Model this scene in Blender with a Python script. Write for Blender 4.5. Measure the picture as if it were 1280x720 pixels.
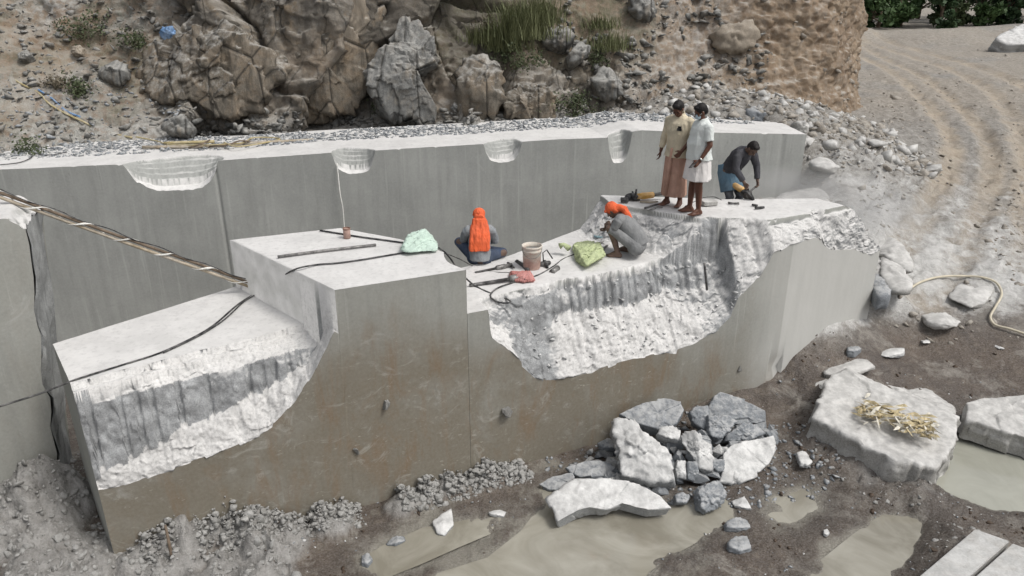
import time as _t0m; _T=_t0m.time()
import bpy, bmesh, math, random
import numpy as np
from mathutils import Vector, Matrix
R = math.radians
for o in list(bpy.data.objects): bpy.data.objects.remove(o)
SC = bpy.context.scene
COL = SC.collection
# ------------------------------------------------------------------ camera, sky, sun, exposure
CAMZ, PITCH, FPX = 6.6, 22.3, 960.0
cam = bpy.data.cameras.new("camera"); camo = bpy.data.objects.new("camera", cam); COL.objects.link(camo)
cam.sensor_width = 36.0; cam.lens = 36.0*FPX/1280.0
cam.clip_start = 0.1; cam.clip_end = 2000
camo.location = (0, 0, CAMZ); camo.rotation_euler = (R(90-PITCH), 0, 0)
SC.camera = camo
SUN_EL, SUN_AZ = 56.0, 118.0      # azimuth measured clockwise from +Y
world = bpy.data.worlds.new("World"); SC.world = world; world.use_nodes = True
wn = world.node_tree; bg = wn.nodes["Background"]
sky = wn.nodes.new("ShaderNodeTexSky"); sky.sky_type = 'NISHITA'; sky.sun_disc = False
sky.sun_elevation = R(SUN_EL); sky.sun_rotation = R(SUN_AZ); sky.dust_density = 4.0; sky.air_density = 1.0; sky.ozone_density = 1.0
hs = wn.nodes.new("ShaderNodeHueSaturation"); hs.inputs['Saturation'].default_value = 0.22
wn.links.new(sky.outputs[0], hs.inputs['Color']); wn.links.new(hs.outputs[0], bg.inputs['Color'])
bg.inputs['Strength'].default_value = 0.118
sl = bpy.data.lights.new("sun", 'SUN'); sl.energy = 1.35; sl.angle = R(16); sl.color = (1.0, 0.965, 0.91)
so = bpy.data.objects.new("sun", sl); COL.objects.link(so)
a, e = R(SUN_AZ), R(SUN_EL)
sd = Vector((math.sin(a)*math.cos(e), math.cos(a)*math.cos(e), math.sin(e)))
so.rotation_euler = sd.to_track_quat('Z', 'Y').to_euler()
SC.view_settings.view_transform = 'Standard'; SC.view_settings.look = 'None'
SC.view_settings.exposure = 0.33; SC.view_settings.gamma = 1.0
SC.cycles.max_bounces = 5; SC.cycles.volume_step_rate = 2

# ------------------------------------------------------------------ pixel -> world helpers (photo pixels, 1280 x 720)
_cp, _sp = math.cos(R(PITCH)), math.sin(R(PITCH))
CAM = np.array([0, 0, CAMZ])
def ray(px, py):
    a, b = (px-640)/FPX, -(py-360)/FPX
    return np.array([a, _cp + b*_sp, -_sp + b*_cp])
def at_z(px, py, z):
    d = ray(px, py); return CAM + d*((z-CAMZ)/d[2])
def at_Y(px, py, Y):
    d = ray(px, py); return CAM + d*(Y/d[1])
def at_plane(px, py, p, n):
    d = ray(px, py); p = np.asarray(p, float); n = np.asarray(n, float)
    return CAM + d*(np.dot(p-CAM, n)/np.dot(d, n))
def smooth(a, b, x):
    t = np.clip((x-a)/(b-a+1e-12), 0, 1); return t*t*(3-2*t)
# ------------------------------------------------------------------ numpy noise
def _h(ix, iy, iz, seed):
    h = (ix.astype(np.int64)*374761393 + iy.astype(np.int64)*668265263 + iz.astype(np.int64)*2147483647 + seed*144665) & 0xffffffff
    h = ((h ^ (h >> 13))*1274126177) & 0xffffffff
    h = ((h ^ (h >> 16))*2246822519) & 0xffffffff
    return ((h ^ (h >> 15)) & 0xffffff)/float(0xffffff)
def noise3(P, seed=0):
    P = np.asarray(P, float); I = np.floor(P); F = P-I; I = I.astype(np.int64)
    U = F*F*F*(F*(F*6-15)+10); out = 0; fx, fy, fz = F.T
    hx = [(I[:, 0]+d)*374761393 for d in (0, 1)]; hy = [(I[:, 1]+d)*668265263 for d in (0, 1)]; hz = [(I[:, 2]+d)*2147483647+seed*144665 for d in (0, 1)]
    ux = (1-U[:, 0], U[:, 0]); uy = (1-U[:, 1], U[:, 1]); uz = (1-U[:, 2], U[:, 2])
    for dx in (0, 1):
        for dy in (0, 1):
            hxy = hx[dx]+hy[dy]; w = ux[dx]*uy[dy]
            for dz in (0, 1):
                h = ((hxy+hz[dz]) & 0xffffffff).astype(np.uint32)
                h = (h ^ (h >> np.uint32(13)))*np.uint32(1274126177); h = (h ^ (h >> np.uint32(16)))*np.uint32(2246822519); h ^= h >> np.uint32(15)
                g = (h & np.uint32(1023))*(fx-dx)+((h >> np.uint32(10)) & np.uint32(1023))*(fy-dy)+((h >> np.uint32(20)) & np.uint32(1023))*(fz-dz)
                out = out + w*uz[dz]*(g/511.5-(fx-dx)-(fy-dy)-(fz-dz))
    return out*1.4
def fbm(P, oc=4, seed=0, gain=0.5, ridge=False, billow=False):
    s = 0; a = 1; P = np.asarray(P, float); t = 0
    for i in range(oc):
        n = noise3(P, seed+i*101)
        if ridge: n = 0.5-np.abs(n)*1.6
        if billow: n = np.abs(n)*2-0.4
        s = s + a*n; t += a; a *= gain; P = P*2.03+7.3
    return s/t
def worley(P, seed=0):
    P = np.asarray(P, float); I = np.floor(P).astype(np.int64)
    f1 = np.full(len(P), 9.0); f2 = f1.copy(); idv = np.zeros(len(P)); cx = np.zeros((len(P), 3))
    flat = np.ptp(P[:, 2]) < 1e-9
    for dx in (-1, 0, 1):
        for dy in (-1, 0, 1):
            for dz in ((0,) if flat else (-1, 0, 1)):
                a = I[:, 0]+dx; b = I[:, 1]+dy; c = I[:, 2]+dz
                q = np.stack([a+_h(a, b, c, seed), b+_h(a, b, c, seed+5), c+_h(a, b, c, seed+9)], 1)
                d = np.sqrt(((q-P)**2).sum(1)); r = _h(a, b, c, seed+77)
                m = d < f1
                f2 = np.where(m, f1, np.minimum(f2, d)); f1 = np.where(m, d, f1)
                idv = np.where(m, r, idv); cx[m] = q[m]
    return f1, f2, idv, cx
def facet(P, seed=0):
    "faceted noise: a randomly tilted plane per worley cell"
    f1, f2, idv, c = worley(P, seed)
    k = (idv*99991).astype(np.int64)
    z = np.zeros_like(k)
    g = np.stack([_h(k, z, z, 3)*2-1, _h(k, z, z, 4)*2-1, _h(k, z, z, 5)*2-1], 1)
    return ((np.asarray(P)-c)*g).sum(1) + (idv-.5)*.5
def P3(x, y, z=None):
    x = np.asarray(x, float).ravel(); y = np.asarray(y, float).ravel()
    z = np.zeros_like(x) if z is None else np.asarray(z, float).ravel()
    return np.stack([x, y, z], 1)
# ------------------------------------------------------------------ object helpers
def tag(o, label=None, cat=None, group=None, kind=None):
    if label: o["label"] = label
    if cat: o["category"] = cat
    if group: o["group"] = group
    if kind: o["kind"] = kind
    return o
def mesh_np(name, V, Fc, mat=None, parent=None, smooth_=True, attrs=None, mats=None, midx=None):
    me = bpy.data.meshes.new(name)
    V = np.asarray(V, np.float32)
    if isinstance(Fc, np.ndarray):
        n, k = Fc.shape
        me.vertices.add(len(V)); me.vertices.foreach_set("co", V.ravel())
        me.loops.add(n*k); me.loops.foreach_set("vertex_index", Fc.astype(np.int32).ravel())
        me.polygons.add(n); me.polygons.foreach_set("loop_start", np.arange(0, n*k, k, dtype=np.int32))
        me.polygons.foreach_set("loop_total", np.full(n, k, np.int32))
        me.update(calc_edges=True)
    else:
        me.from_pydata([tuple(v) for v in V], [], [tuple(f) for f in Fc])
    me.validate()
    if smooth_: me.polygons.foreach_set("use_smooth", np.ones(len(me.polygons), bool))
    if mats:
        for m in mats: me.materials.append(m)
        if midx is not None: me.polygons.foreach_set("material_index", np.asarray(midx, np.int32))
    elif mat: me.materials.append(mat)
    if attrs:
        for k, a in attrs.items():
            at = me.attributes.new(k, 'FLOAT', 'POINT'); at.data.foreach_set("value", np.asarray(a, np.float32).ravel())
    o = bpy.data.objects.new(name, me); COL.objects.link(o)
    if parent: o.parent = parent
    return o
def empty(name, loc=(0, 0, 0), rz=0, **k):
    o = bpy.data.objects.new(name, None); COL.objects.link(o); o.location = loc; o.rotation_euler = (0, 0, rz); o.empty_display_size = .1
    tag(o, **k); return o
def grid_faces(nu, nv, off=0):
    i, j = np.meshgrid(np.arange(nu-1), np.arange(nv-1), indexing='ij')
    a = i*nv+j
    return (np.stack([a, a+nv, a+nv+1, a+1], -1).reshape(-1, 4)+off)
class Geo:
    "collects simple solids, then builds ONE mesh object"
    def __init__(s): s.V = []; s.F = []
    def add(s, V, F):
        o = len(s.V); s.V += [tuple(map(float, v)) for v in V]; s.F += [tuple(int(i)+o for i in f) for f in F]; return s
    def box(s, c, d, rz=0, M=None, tilt=None):
        v = []
        for x in (-.5, .5):
            for y in (-.5, .5):
                for z in (-.5, .5):
                    p = Vector((x*d[0], y*d[1], z*d[2]))
                    if tilt: p = Matrix.Rotation(tilt[0], 3, 'X') @ (Matrix.Rotation(tilt[1], 3, 'Y') @ p)
                    p = Matrix.Rotation(rz, 3, 'Z') @ p
                    v.append(p+Vector(c))
        return s.add(v, [(0, 1, 3, 2), (4, 6, 7, 5), (0, 4, 5, 1), (2, 3, 7, 6), (0, 2, 6, 4), (1, 5, 7, 3)])
    def rings(s, rings, cap=True):
        n = len(rings[0]); V = [p for r in rings for p in r]; F = []
        for i in range(len(rings)-1):
            for j in range(n):
                k = (j+1) % n; F.append((i*n+j, i*n+k, (i+1)*n+k, (i+1)*n+j))
        if cap: F.append(tuple(range(n))[::-1]); F.append(tuple((len(rings)-1)*n+j for j in range(n)))
        return s.add(V, F)
    def tube(s, pts, r, n=8, cap=True):
        pts = [Vector(p) for p in pts]; rs = r if hasattr(r, '__len__') else [r]*len(pts); out = []
        up = Vector((0, 0, 1)); t0 = (pts[1]-pts[0]).normalized()
        if abs(t0.dot(up)) > .9: up = Vector((0, 1, 0))
        nrm = t0.cross(up).normalized()
        for i, p in enumerate(pts):
            t = (pts[min(i+1, len(pts)-1)]-pts[max(i-1, 0)])
            t = t.normalized() if t.length > 1e-9 else t0
            nrm = (nrm - t*nrm.dot(t)).normalized(); b = t.cross(nrm)
            out.append([p+(nrm*math.cos(6.28318*k/n)+b*math.sin(6.28318*k/n))*rs[i] for k in range(n)])
        return s.rings(out, cap)
    def capsule(s, a, b, ra, rb, n=14, m=4):
        a, b = Vector(a), Vector(b); t = (b-a)
        t = t.normalized() if t.length > 1e-6 else Vector((0, 0, 1))
        pts = []; rs = []
        for i in range(m+1):
            th = math.pi/2*(1-i/m); pts.append(a-t*ra*math.sin(th)); rs.append(max(ra*math.cos(th), 1e-4))
        for i in range(m+1):
            th = math.pi/2*i/m; pts.append(b+t*rb*math.sin(th)); rs.append(max(rb*math.cos(th), 1e-4))
        return s.tube2(pts, rs, t, n)
    def tube2(s, pts, rs, t, n):
        up = Vector((0, 0, 1)) if abs(t.z) < .9 else Vector((0, 1, 0))
        nrm = t.cross(up).normalized(); b = t.cross(nrm)
        return s.rings([[p+(nrm*math.cos(6.28318*k/n)+b*math.sin(6.28318*k/n))*r for k in range(n)] for p, r in zip(pts, rs)])
    def ellip(s, c, r, n=16, m=10, M=None):
        rg = []
        for i in range(m+1):
            th = math.pi*i/m; sr = max(math.sin(th), 1e-3); ring = []
            for k in range(n):
                p = Vector((r[0]*sr*math.cos(6.28318*k/n), r[1]*sr*math.sin(6.28318*k/n), -r[2]*math.cos(th)))
                if M: p = M @ p
                ring.append(p+Vector(c))
            rg.append(ring)
        return s.rings(rg)
    def ob(s, name, mat, parent=None, smooth_=False, **k):
        o = mesh_np(name, s.V, s.F, mat, parent, smooth_)
        if k: tag(o, **k)
        return o
    def remeshed(s, name, mat, parent=None, voxel=.008, it=4, disp=None, k=.5):
        me = bpy.data.meshes.new('tmp'); me.from_pydata(s.V, [], s.F)
        ob = bpy.data.objects.new('tmp', me); COL.objects.link(ob)
        m = ob.modifiers.new('r', 'REMESH'); m.mode = 'VOXEL'; m.voxel_size = voxel
        if it:
            sm = ob.modifiers.new('s', 'SMOOTH'); sm.factor = k; sm.iterations = it
        dg = bpy.context.evaluated_depsgraph_get()
        m2 = bpy.data.meshes.new_from_object(ob.evaluated_get(dg)); m2.name = name
        bpy.data.objects.remove(ob); bpy.data.meshes.remove(me)
        if disp is not None:
            n = len(m2.vertices); co = np.empty(n*3, np.float32); no = np.empty(n*3, np.float32)
            m2.vertices.foreach_get('co', co); m2.vertices.foreach_get('normal', no)
            co = co.reshape(-1, 3).astype(float); no = no.reshape(-1, 3).astype(float)
            co = disp(co, no); m2.vertices.foreach_set('co', co.astype(np.float32).ravel()); m2.update()
        m2.polygons.foreach_set("use_smooth", np.ones(len(m2.polygons), bool))
        m2.materials.clear(); m2.materials.append(mat)
        o = bpy.data.objects.new(name, m2); COL.objects.link(o)
        if parent: o.parent = parent
        return o
def catmull(pts, k=8):
    pts = [Vector(p) for p in pts]; P = [pts[0]]+pts+[pts[-1]]; out = []
    for i in range(1, len(P)-2):
        for j in range(k):
            t = j/k; a, b, c, d = P[i-1], P[i], P[i+1], P[i+2]
            out.append(.5*((2*b)+(c-a)*t+(2*a-5*b+4*c-d)*t*t+(3*b-a-3*c+d)*t**3))
    out.append(pts[-1]); return out
# ------------------------------------------------------------------ material helpers
class Mat:
    def __init__(s, name, rough=.85, spec=.3):
        s.m = bpy.data.materials.new(name); s.m.use_nodes = True; s.t = s.m.node_tree
        s.b = s.t.nodes["Principled BSDF"]; s.b.inputs['Roughness'].default_value = rough
        s.b.inputs['Specular IOR Level'].default_value = spec
        s.co = s.t.nodes.new('ShaderNodeTexCoord').outputs['Object']
        s.h = None
    def N(s, typ, **k):
        n = s.t.nodes.new(typ)
        for a, b in k.items(): setattr(n, a, b)
        return n
    def L(s, v, sock):
        if isinstance(v, (int, float)): sock.default_value = v
        elif isinstance(v, (tuple, list)): sock.default_value = (*v, 1) if len(v) == 3 and len(sock.default_value) == 4 else v
        else: s.t.links.new(v, sock)
    def map(s, scale=(1, 1, 1), rot=(0, 0, 0)):
        n = s.N('ShaderNodeMapping'); n.inputs['Scale'].default_value = scale; n.inputs['Rotation'].default_value = rot
        s.t.links.new(s.co, n.inputs[0]); return n.outputs[0]
    def noise(s, scale, detail=5, rough=.55, vec=None, dist=0):
        n = s.N('ShaderNodeTexNoise'); n.inputs['Scale'].default_value = scale; n.inputs['Detail'].default_value = detail
        n.inputs['Roughness'].default_value = rough; n.inputs['Distortion'].default_value = dist
        s.t.links.new(vec if vec is not None else s.co, n.inputs['Vector']); return n.outputs['Fac']
    def voro(s, scale, feat='F1', vec=None, out='Distance'):
        n = s.N('ShaderNodeTexVoronoi', feature=feat); n.inputs['Scale'].default_value = scale
        s.t.links.new(vec if vec is not None else s.co, n.inputs['Vector']); return n.outputs[out]
    def ramp(s, f, stops):
        n = s.N('ShaderNodeValToRGB'); cr = n.color_ramp
        while len(cr.elements) < len(stops): cr.elements.new(.5)
        for e, (p, c) in zip(cr.elements, stops):
            e.position = p; e.color = (c, c, c, 1) if isinstance(c, (int, float)) else (*c, 1)
        s.L(f, n.inputs[0]); return n.outputs[0]
    def mix(s, f, a, b, bt='MIX'):
        n = s.N('ShaderNodeMix', data_type='RGBA', blend_type=bt)
        s.L(f, n.inputs[0]); s.L(a, n.inputs[6]); s.L(b, n.inputs[7]); return n.outputs[2]
    def math(s, op, a, b=0.0, clamp=False):
        n = s.N('ShaderNodeMath', operation=op, use_clamp=clamp); s.L(a, n.inputs[0]); s.L(b, n.inputs[1]); return n.outputs[0]
    def attr(s, name): return s.N('ShaderNodeAttribute', attribute_name=name).outputs['Fac']
    def nz(s):
        g = s.N('ShaderNodeNewGeometry'); x = s.N('ShaderNodeSeparateXYZ'); s.t.links.new(g.outputs['Normal'], x.inputs[0]); return x.outputs[2]
    def z(s):
        x = s.N('ShaderNodeSeparateXYZ'); s.t.links.new(s.co, x.inputs[0]); return x.outputs[2]
    def bump(s, h, strength=.5, dist=.02):
        n = s.N('ShaderNodeBump'); s.L(strength, n.inputs['Strength']); n.inputs['Distance'].default_value = dist
        s.L(h, n.inputs['Height'])
        if s.h is not None: s.t.links.new(s.h, n.inputs['Normal'])
        s.h = n.outputs[0]; s.t.links.new(s.h, s.b.inputs['Normal']); return s
    def color(s, c): s.L(c, s.b.inputs['Base Color']); return s
    def rough(s, c): s.L(c, s.b.inputs['Roughness']); return s
def simple(name, col, rough=.7, var=.25, scale=30, bump=.15, spec=.3, metal=0, dust=0.0):
    m = Mat(name, rough, spec); n = m.noise(scale, 4)
    dark = tuple(c*(1-var) for c in col); lite = tuple(min(1, c*(1+var)) for c in col)
    c = m.ramp(n, [(.3, dark), (.7, lite)])
    if dust:
        d = m.math('MULTIPLY', m.ramp(m.noise(scale*.5, 5), [(.4, 0.0), (.65, 1.0)]), dust)
        c = m.mix(d, c, (.5, .49, .47))
    m.color(c); m.b.inputs['Metallic'].default_value = metal
    if bump: m.bump(n, bump, .01)
    return m.m
# ------------------------------------------------------------------ stone, ground and soil materials
def stone(name, face, dark, stain=None, dust=(.66, .65, .635), chipdark=(.235, .24, .243), bumpy=.35, dustlo=.35, dusthi=.8, streak=.5):
    m = Mat(name, .8, .25)
    big = m.noise(.9, 5, .6); fine = m.noise(26, 5, .65); mid = m.noise(5, 6, .6)
    vert = m.noise(1.0, 5, .6, vec=m.map((7, 7, .7)))
    c = m.mix(m.ramp(big, [(.3, 0), (.72, 1)]), face, dark)
    c = m.mix(m.math('MULTIPLY', m.ramp(vert, [(.45, 0), (.68, 1)]), streak), c, tuple(x*.66 for x in face))
    drip = m.noise(1.0, 4, .6, vec=m.map((13, 13, .35))); c = m.mix(m.ramp(drip, [(.60, 0), (.70, .35)]), c, tuple(min(1, x*1.35) for x in face))
    if stain:
        s = m.attr('stain'); s2 = m.math('MULTIPLY', s, m.ramp(m.noise(.8, 6, .65, dist=.6), [(.2, .35), (.5, 1.0)]))
        c = m.mix(s2, c, stain[0])
        s3 = m.math('MULTIPLY', s, m.ramp(m.noise(1.0, 6, .7, vec=m.map((2.6, 2.6, .8)), dist=.8), [(.5, 0), (.68, .8)]))
        c = m.mix(s3, c, stain[1])
        s4 = m.math('MULTIPLY', s, m.ramp(m.noise(2.2, 7, .75, vec=m.map((1, 1, 1.6), (0, .6, 0)), dist=1.2), [(.56, 0), (.66, .45)]))
        c = m.mix(s4, c, (.42, .41, .37))
        # pale scratches and splashes of slurry
        v = m.ramp(m.noise(9, 2, .5, vec=m.map((1, 1, 3.2), (0, .5, 0)), dist=.3), [(.70, 0), (.74, .6)])
        c = m.mix(m.math('MULTIPLY', v, s), c, (.4, .38, .33))
    c = m.mix(.14, c, m.ramp(fine, [(.3, tuple(x*.55 for x in face)), (.7, tuple(min(1, x*1.35) for x in face))]))
    c = m.mix(m.ramp(m.noise(2.1, 8, .75, vec=m.map((1, 1, 1.5), (0, .5, 0)), dist=1.4), [(.62, 0), (.74, .55)]), c, tuple(x*.5 for x in face))
    c = m.mix(m.ramp(m.noise(1.3, 6, .7, dist=2.2), [(.6, 0), (.72, .35)]), c, (.46, .46, .44))
    c = m.mix(m.math('MULTIPLY', m.attr('pale'), m.ramp(m.noise(1.0, 5, .6, vec=m.map((3, 3, .6))), [(.3, .75), (.7, 1)])), c, (.53, .525, .50))
    ch = m.attr('chip')
    rock = m.mix(m.ramp(mid, [(.35, 0), (.65, 1)]), chipdark, tuple(x*1.9 for x in chipdark))
    rock = m.mix(m.ramp(m.noise(60, 3, .6), [(.35, 0), (.7, .5)]), rock, tuple(x*.45 for x in chipdark))
    c = m.mix(ch, c, rock)
    nz = m.nz()
    dn = m.math('ADD', m.math('ADD', nz, m.attr('powder')), m.math('MULTIPLY', m.math('SUBTRACT', m.noise(3.5, 7, .7), .5), 1.1))
    d = m.ramp(dn, [(dustlo, 0), (dusthi, 1)])
    dcol = m.mix(m.ramp(m.noise(2.3, 6, .65), [(.35, 0), (.62, 1)]), tuple(x*.86 for x in dust), dust)
    dcol = m.mix(m.ramp(m.noise(14, 5, .7), [(.50, 0), (.70, .5)]), dcol, tuple(x*.6 for x in dust))
    dcol = m.mix(m.math('MULTIPLY', ch, m.ramp(m.noise(30, 5, .7), [(.5, 0), (.66, .55)])), dcol, tuple(x*.45 for x in dust))
    c = m.mix(d, c, dcol)
    m.color(c)
    m.bump(m.noise(2.0, 3), bumpy*.3, .08)
    m.bump(mid, m.math('ADD', m.math('MULTIPLY', ch, .6), bumpy*.35), .03)
    m.bump(fine, m.math('ADD', m.math('MULTIPLY', ch, .5), bumpy*.6), .006)
    return m.m
M_main = stone("granite_sawn_face", (.37, .375, .35), (.29, .29, .265), stain=((.185, .16, .12), (.19, .125, .07)))
M_bench = stone("granite_bench_face", (.39, .395, .375), (.28, .285, .272), bumpy=.25, streak=.5, chipdark=(.24, .25, .25))
M_bench.name = "granite_bench_face"

def ground_mat():
    m = Mat("quarry_ground", .9, .25)
    mud, dusty, tan, gray = m.attr('mud'), m.attr('dust'), m.attr('tan'), m.attr('slurry')
    n1 = m.noise(.8, 7, .65, dist=.4); n2 = m.noise(6, 7, .7); n3 = m.noise(40, 4, .65)
    soil = m.mix(m.ramp(n2, [(.35, 0), (.65, 1)]), (.15, .137, .12), (.33, .315, .29))
    mudc = m.mix(m.ramp(n1, [(.36, 0), (.62, 1)]), (.045, .030, .021), (.095, .068, .049))
    mudc = m.mix(m.ramp(n2, [(.50, 0), (.72, .75)]), mudc, (.18, .145, .11))
    mudc = m.mix(m.ramp(m.noise(1.5, 9, .74, dist=.5), [(.53, 0), (.64, .8)]), mudc, m.mix(n2, (.21, .185, .155), (.33, .31, .275)))
    mudc = m.mix(m.math('MULTIPLY', m.attr('damp'), .55), mudc, (.035, .026, .019))
    mudc = m.mix(m.math('MULTIPLY', m.attr('silt'), .85), mudc, m.mix(n2, (.17, .155, .125), (.30, .285, .24)))
    c = m.mix(mud, soil, mudc)
    tanc = m.mix(m.ramp(n2, [(.35, 0), (.7, 1)]), (.32, .26, .19), (.45, .385, .30))
    c = m.mix(tan, c, tanc)
    grayc = m.mix(m.ramp(n2, [(.35, 0), (.65, 1)]), (.18, .172, .16), (.36, .35, .335))
    c = m.mix(gray, c, grayc)
    dn = m.math('ADD', m.math('MULTIPLY', dusty, 1.15), m.math('MULTIPLY', m.math('SUBTRACT', m.noise(2.2, 9, .76, dist=.3), .56), 3.0))
    dn = m.math('MULTIPLY', dn, m.ramp(dusty, [(.05, 0), (.25, 1)]))
    d = m.ramp(dn, [(.25, 0), (.9, .92)])
    c = m.mix(d, c, m.mix(m.ramp(n2, [(.4, 0), (.6, 1)]), (.44, .435, .42), (.60, .595, .58)))
    c = m.mix(.35, c, m.mix(n3, c, m.ramp(n3, [(.3, (.10, .095, .09)), (.72, (.55, .54, .52))])))
    m.color(c)
    m.rough(m.mix(mud, (.95, .95, .95), m.ramp(n1, [(.4, .28), (.6, .62)])))
    m.bump(n2, .8, .07); m.bump(n3, .7, .015)
    return m.m
M_ground = ground_mat()

def hill_mat():
    m = Mat("hillside_soil", .95, .15)
    rock, grass, dark, gravel = m.attr('rock'), m.attr('grass'), m.attr('dark'), m.attr('gravel')
    n1 = m.noise(.7, 7, .68, dist=.5); n2 = m.noise(5, 8, .72); n3 = m.noise(32, 5, .65)
    soil = m.mix(m.ramp(n1, [(.35, 0), (.65, 1)]), (.215, .150, .098), (.31, .235, .162))
    soil = m.mix(m.ramp(n2, [(.45, 0), (.75, .8)]), soil, (.36, .325, .28))
    rk = m.mix(m.ramp(m.noise(1.4, 7, .7, vec=m.map((1.5, 1.5, .7)), dist=.6), [(.36, 0), (.62, 1)]), (.10, .092, .080), (.26, .235, .20))
    rk = m.mix(m.ramp(m.noise(2.0, 6, .7, dist=1.0), [(.5, 0), (.68, .75)]), rk, (.215, .16, .10))
    rk = m.mix(m.ramp(n2, [(.55, 0), (.72, .6)]), rk, (.36, .36, .35))
    c = m.mix(rock, soil, rk)
    gv = m.mix(m.ramp(m.voro(11, out='Color'), [(.2, 0), (.8, 1)]), (.16, .165, .165), (.46, .46, .45))
    c = m.mix(m.math('MULTIPLY', gravel, m.ramp(n2, [(.4, .25), (.55, 1)])), c, gv)
    gg = m.math('MULTIPLY', grass, m.ramp(n2, [(.42, 0), (.56, .85)]))
    c = m.mix(gg, c, m.mix(n3, (.07, .08, .032), (.14, .14, .07)))
    c = m.mix(m.math('MULTIPLY', dark, .6), c, (.09, .078, .062))
    # powdery ledges
    nz = m.nz(); dn = m.math('ADD', nz, m.math('SUBTRACT', n2, .5))
    c = m.mix(m.math('MULTIPLY', m.ramp(dn, [(.55, 0), (.9, .55)]), m.math('SUBTRACT', 1.0, grass)), c, (.50, .48, .44))
    # cracks
    cr = m.voro(1.1, 'DISTANCE_TO_EDGE', vec=m.map((1, 1, .55), (.3, .2, 0)))
    c = m.mix(m.math('MULTIPLY', rock, m.ramp(cr, [(.0, .9), (.035, 0)])), c, (.04, .036, .03))
    c = m.mix(.2, c, m.mix(n3, c, m.ramp(n3, [(.3, (.09, .08, .07)), (.72, (.52, .49, .45))])))
    m.color(c); m.bump(n2, .8, .09); m.bump(n3, .7, .02)
    return m.m
M_hill = hill_mat()

def rockmat(name, base, dark, tint=None, dust=.5, dlo=.3, dhi=.85, dustc=(.66, .655, .64), bumpy=.6, cliff=False):
    m = Mat(name, .8, .3); n1 = m.noise(1.7, 6, .65, dist=.3); n2 = m.noise(9, 6, .7); n3 = m.noise(45, 4, .6)
    c = m.mix(m.ramp(n1, [(.35, 0), (.65, 1)]), dark, base)
    if tint: c = m.mix(m.ramp(m.noise(2.4, 5, .7, dist=.8), [(.45, 0), (.66, .85)]), c, tint)
    c = m.mix(.4, c, m.ramp(n3, [(.3, tuple(x*.6 for x in dark)), (.7, tuple(min(1, x*1.4) for x in base))]))
    if cliff:
        c = m.mix(m.ramp(m.noise(1, 5, .65, vec=m.map((3.5, 3.5, .5)), dist=.4), [(.46, 0), (.62, .75)]), c, tuple(x*.6 for x in dark))
        c = m.mix(m.ramp(m.noise(1, 5, .65, vec=m.map((2.1, 2.1, .6)), dist=.6), [(.55, 0), (.7, .6)]), c, (.30, .255, .20))
        cr = m.voro(.9, 'DISTANCE_TO_EDGE', vec=m.map((1, 1, .6), (.3, .25, 0))); c = m.mix(m.ramp(cr, [(0, .9), (.022, 0)]), c, (.03, .027, .023)); m.bump(m.ramp(cr, [(0, 0), (.04, 1)]), .6, .06)
    dn = m.math('ADD', m.nz(), m.math('MULTIPLY', m.math('SUBTRACT', n2, .5), 2.2))
    dc = m.mix(m.ramp(m.noise(5, 6, .7), [(.4, 0), (.62, 1)]), tuple(x*.66 for x in dustc), dustc)
    c = m.mix(m.math('MULTIPLY', m.ramp(dn, [(dlo, 0), (dhi, 1)]), dust), c, dc)
    m.color(c); m.bump(n1, bumpy*.4, .05); m.bump(n2, bumpy*.7, .03); m.bump(n3, bumpy*.7, .006); return m.m
M_blue = rockmat("blue_grey_rock", (.24, .255, .27), (.15, .163, .178), dust=.45, dlo=.55, dhi=1.15)
M_white = rockmat("powdered_rock", (.36, .365, .365), (.22, .23, .235), dust=.93, dlo=.0, dhi=.75, dustc=(.70, .695, .68))
M_slab = rockmat("dusty_slab_rock", (.40, .39, .37), (.26, .255, .24), dust=.92, dlo=0, dhi=.6, dustc=(.60, .59, .57))
M_brownrock = rockmat("weathered_cliff_rock", (.235, .205, .165), (.08, .072, .06), tint=(.235, .165, .10), dust=.55, dlo=.45, dhi=.95, dustc=(.52, .51, .48), bumpy=1.0, cliff=True)
M_greyrock = rockmat("grey_cliff_rock", (.25, .25, .24), (.105, .105, .10), tint=(.22, .185, .14), dust=.5, dlo=.35, dhi=.9, dustc=(.50, .49, .46), bumpy=.9, cliff=True)
M_tanrock = rockmat("earthy_rock", (.33, .285, .23), (.22, .185, .145), dust=.4, dlo=.4, dhi=1.0, dustc=(.5, .46, .4), bumpy=.9)
M_slurry = rockmat("slurry_lump", (.28, .275, .26), (.15, .145, .135), dust=.7, dlo=.25, dhi=1.0, dustc=(.46, .455, .44), bumpy=1.0)

# ------------------------------------------------------------------ plan geometry of the quarry
F0 = np.array([-4.70, 7.20]); F1 = np.array([4.32, 11.16]); F2 = np.array([6.40, 12.60])
fd = (F1-F0)/np.linalg.norm(F1-F0); fn = np.array([-fd[1], fd[0]])
gd = (F2-F1)/np.linalg.norm(F2-F1); gn = np.array([-gd[1], gd[0]])
LF = np.linalg.norm(F1-F0); LG = np.linalg.norm(F2-F1)
def onface(px, py):
    p = at_plane(px, py, (*F0, 0), (*fn, 0)); return float(np.dot(p[:2]-F0, fd)), float(p[2])
def onface2(px, py):
    p = at_plane(px, py, (*F1, 0), (*gn, 0)); return float(np.dot(p[:2]-F1, gd))+LF, float(p[2])
def uv(px, py, z):
    p = at_z(px, py, z); return float(np.dot(p[:2]-F0, fd)), float(np.dot(p[:2]-F0, fn))
def interp(x, pts):
    pts = sorted(pts); return np.interp(x, [p[0] for p in pts], [p[1] for p in pts])
Z_LOW, Z_HIGH, Z_MID, Z_SLAB = 2.45, 3.15, 2.55, 3.12
SEAM = F0 + fd*(onface(583, 345)[0])
print("seam", SEAM, "L", LF)

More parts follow.
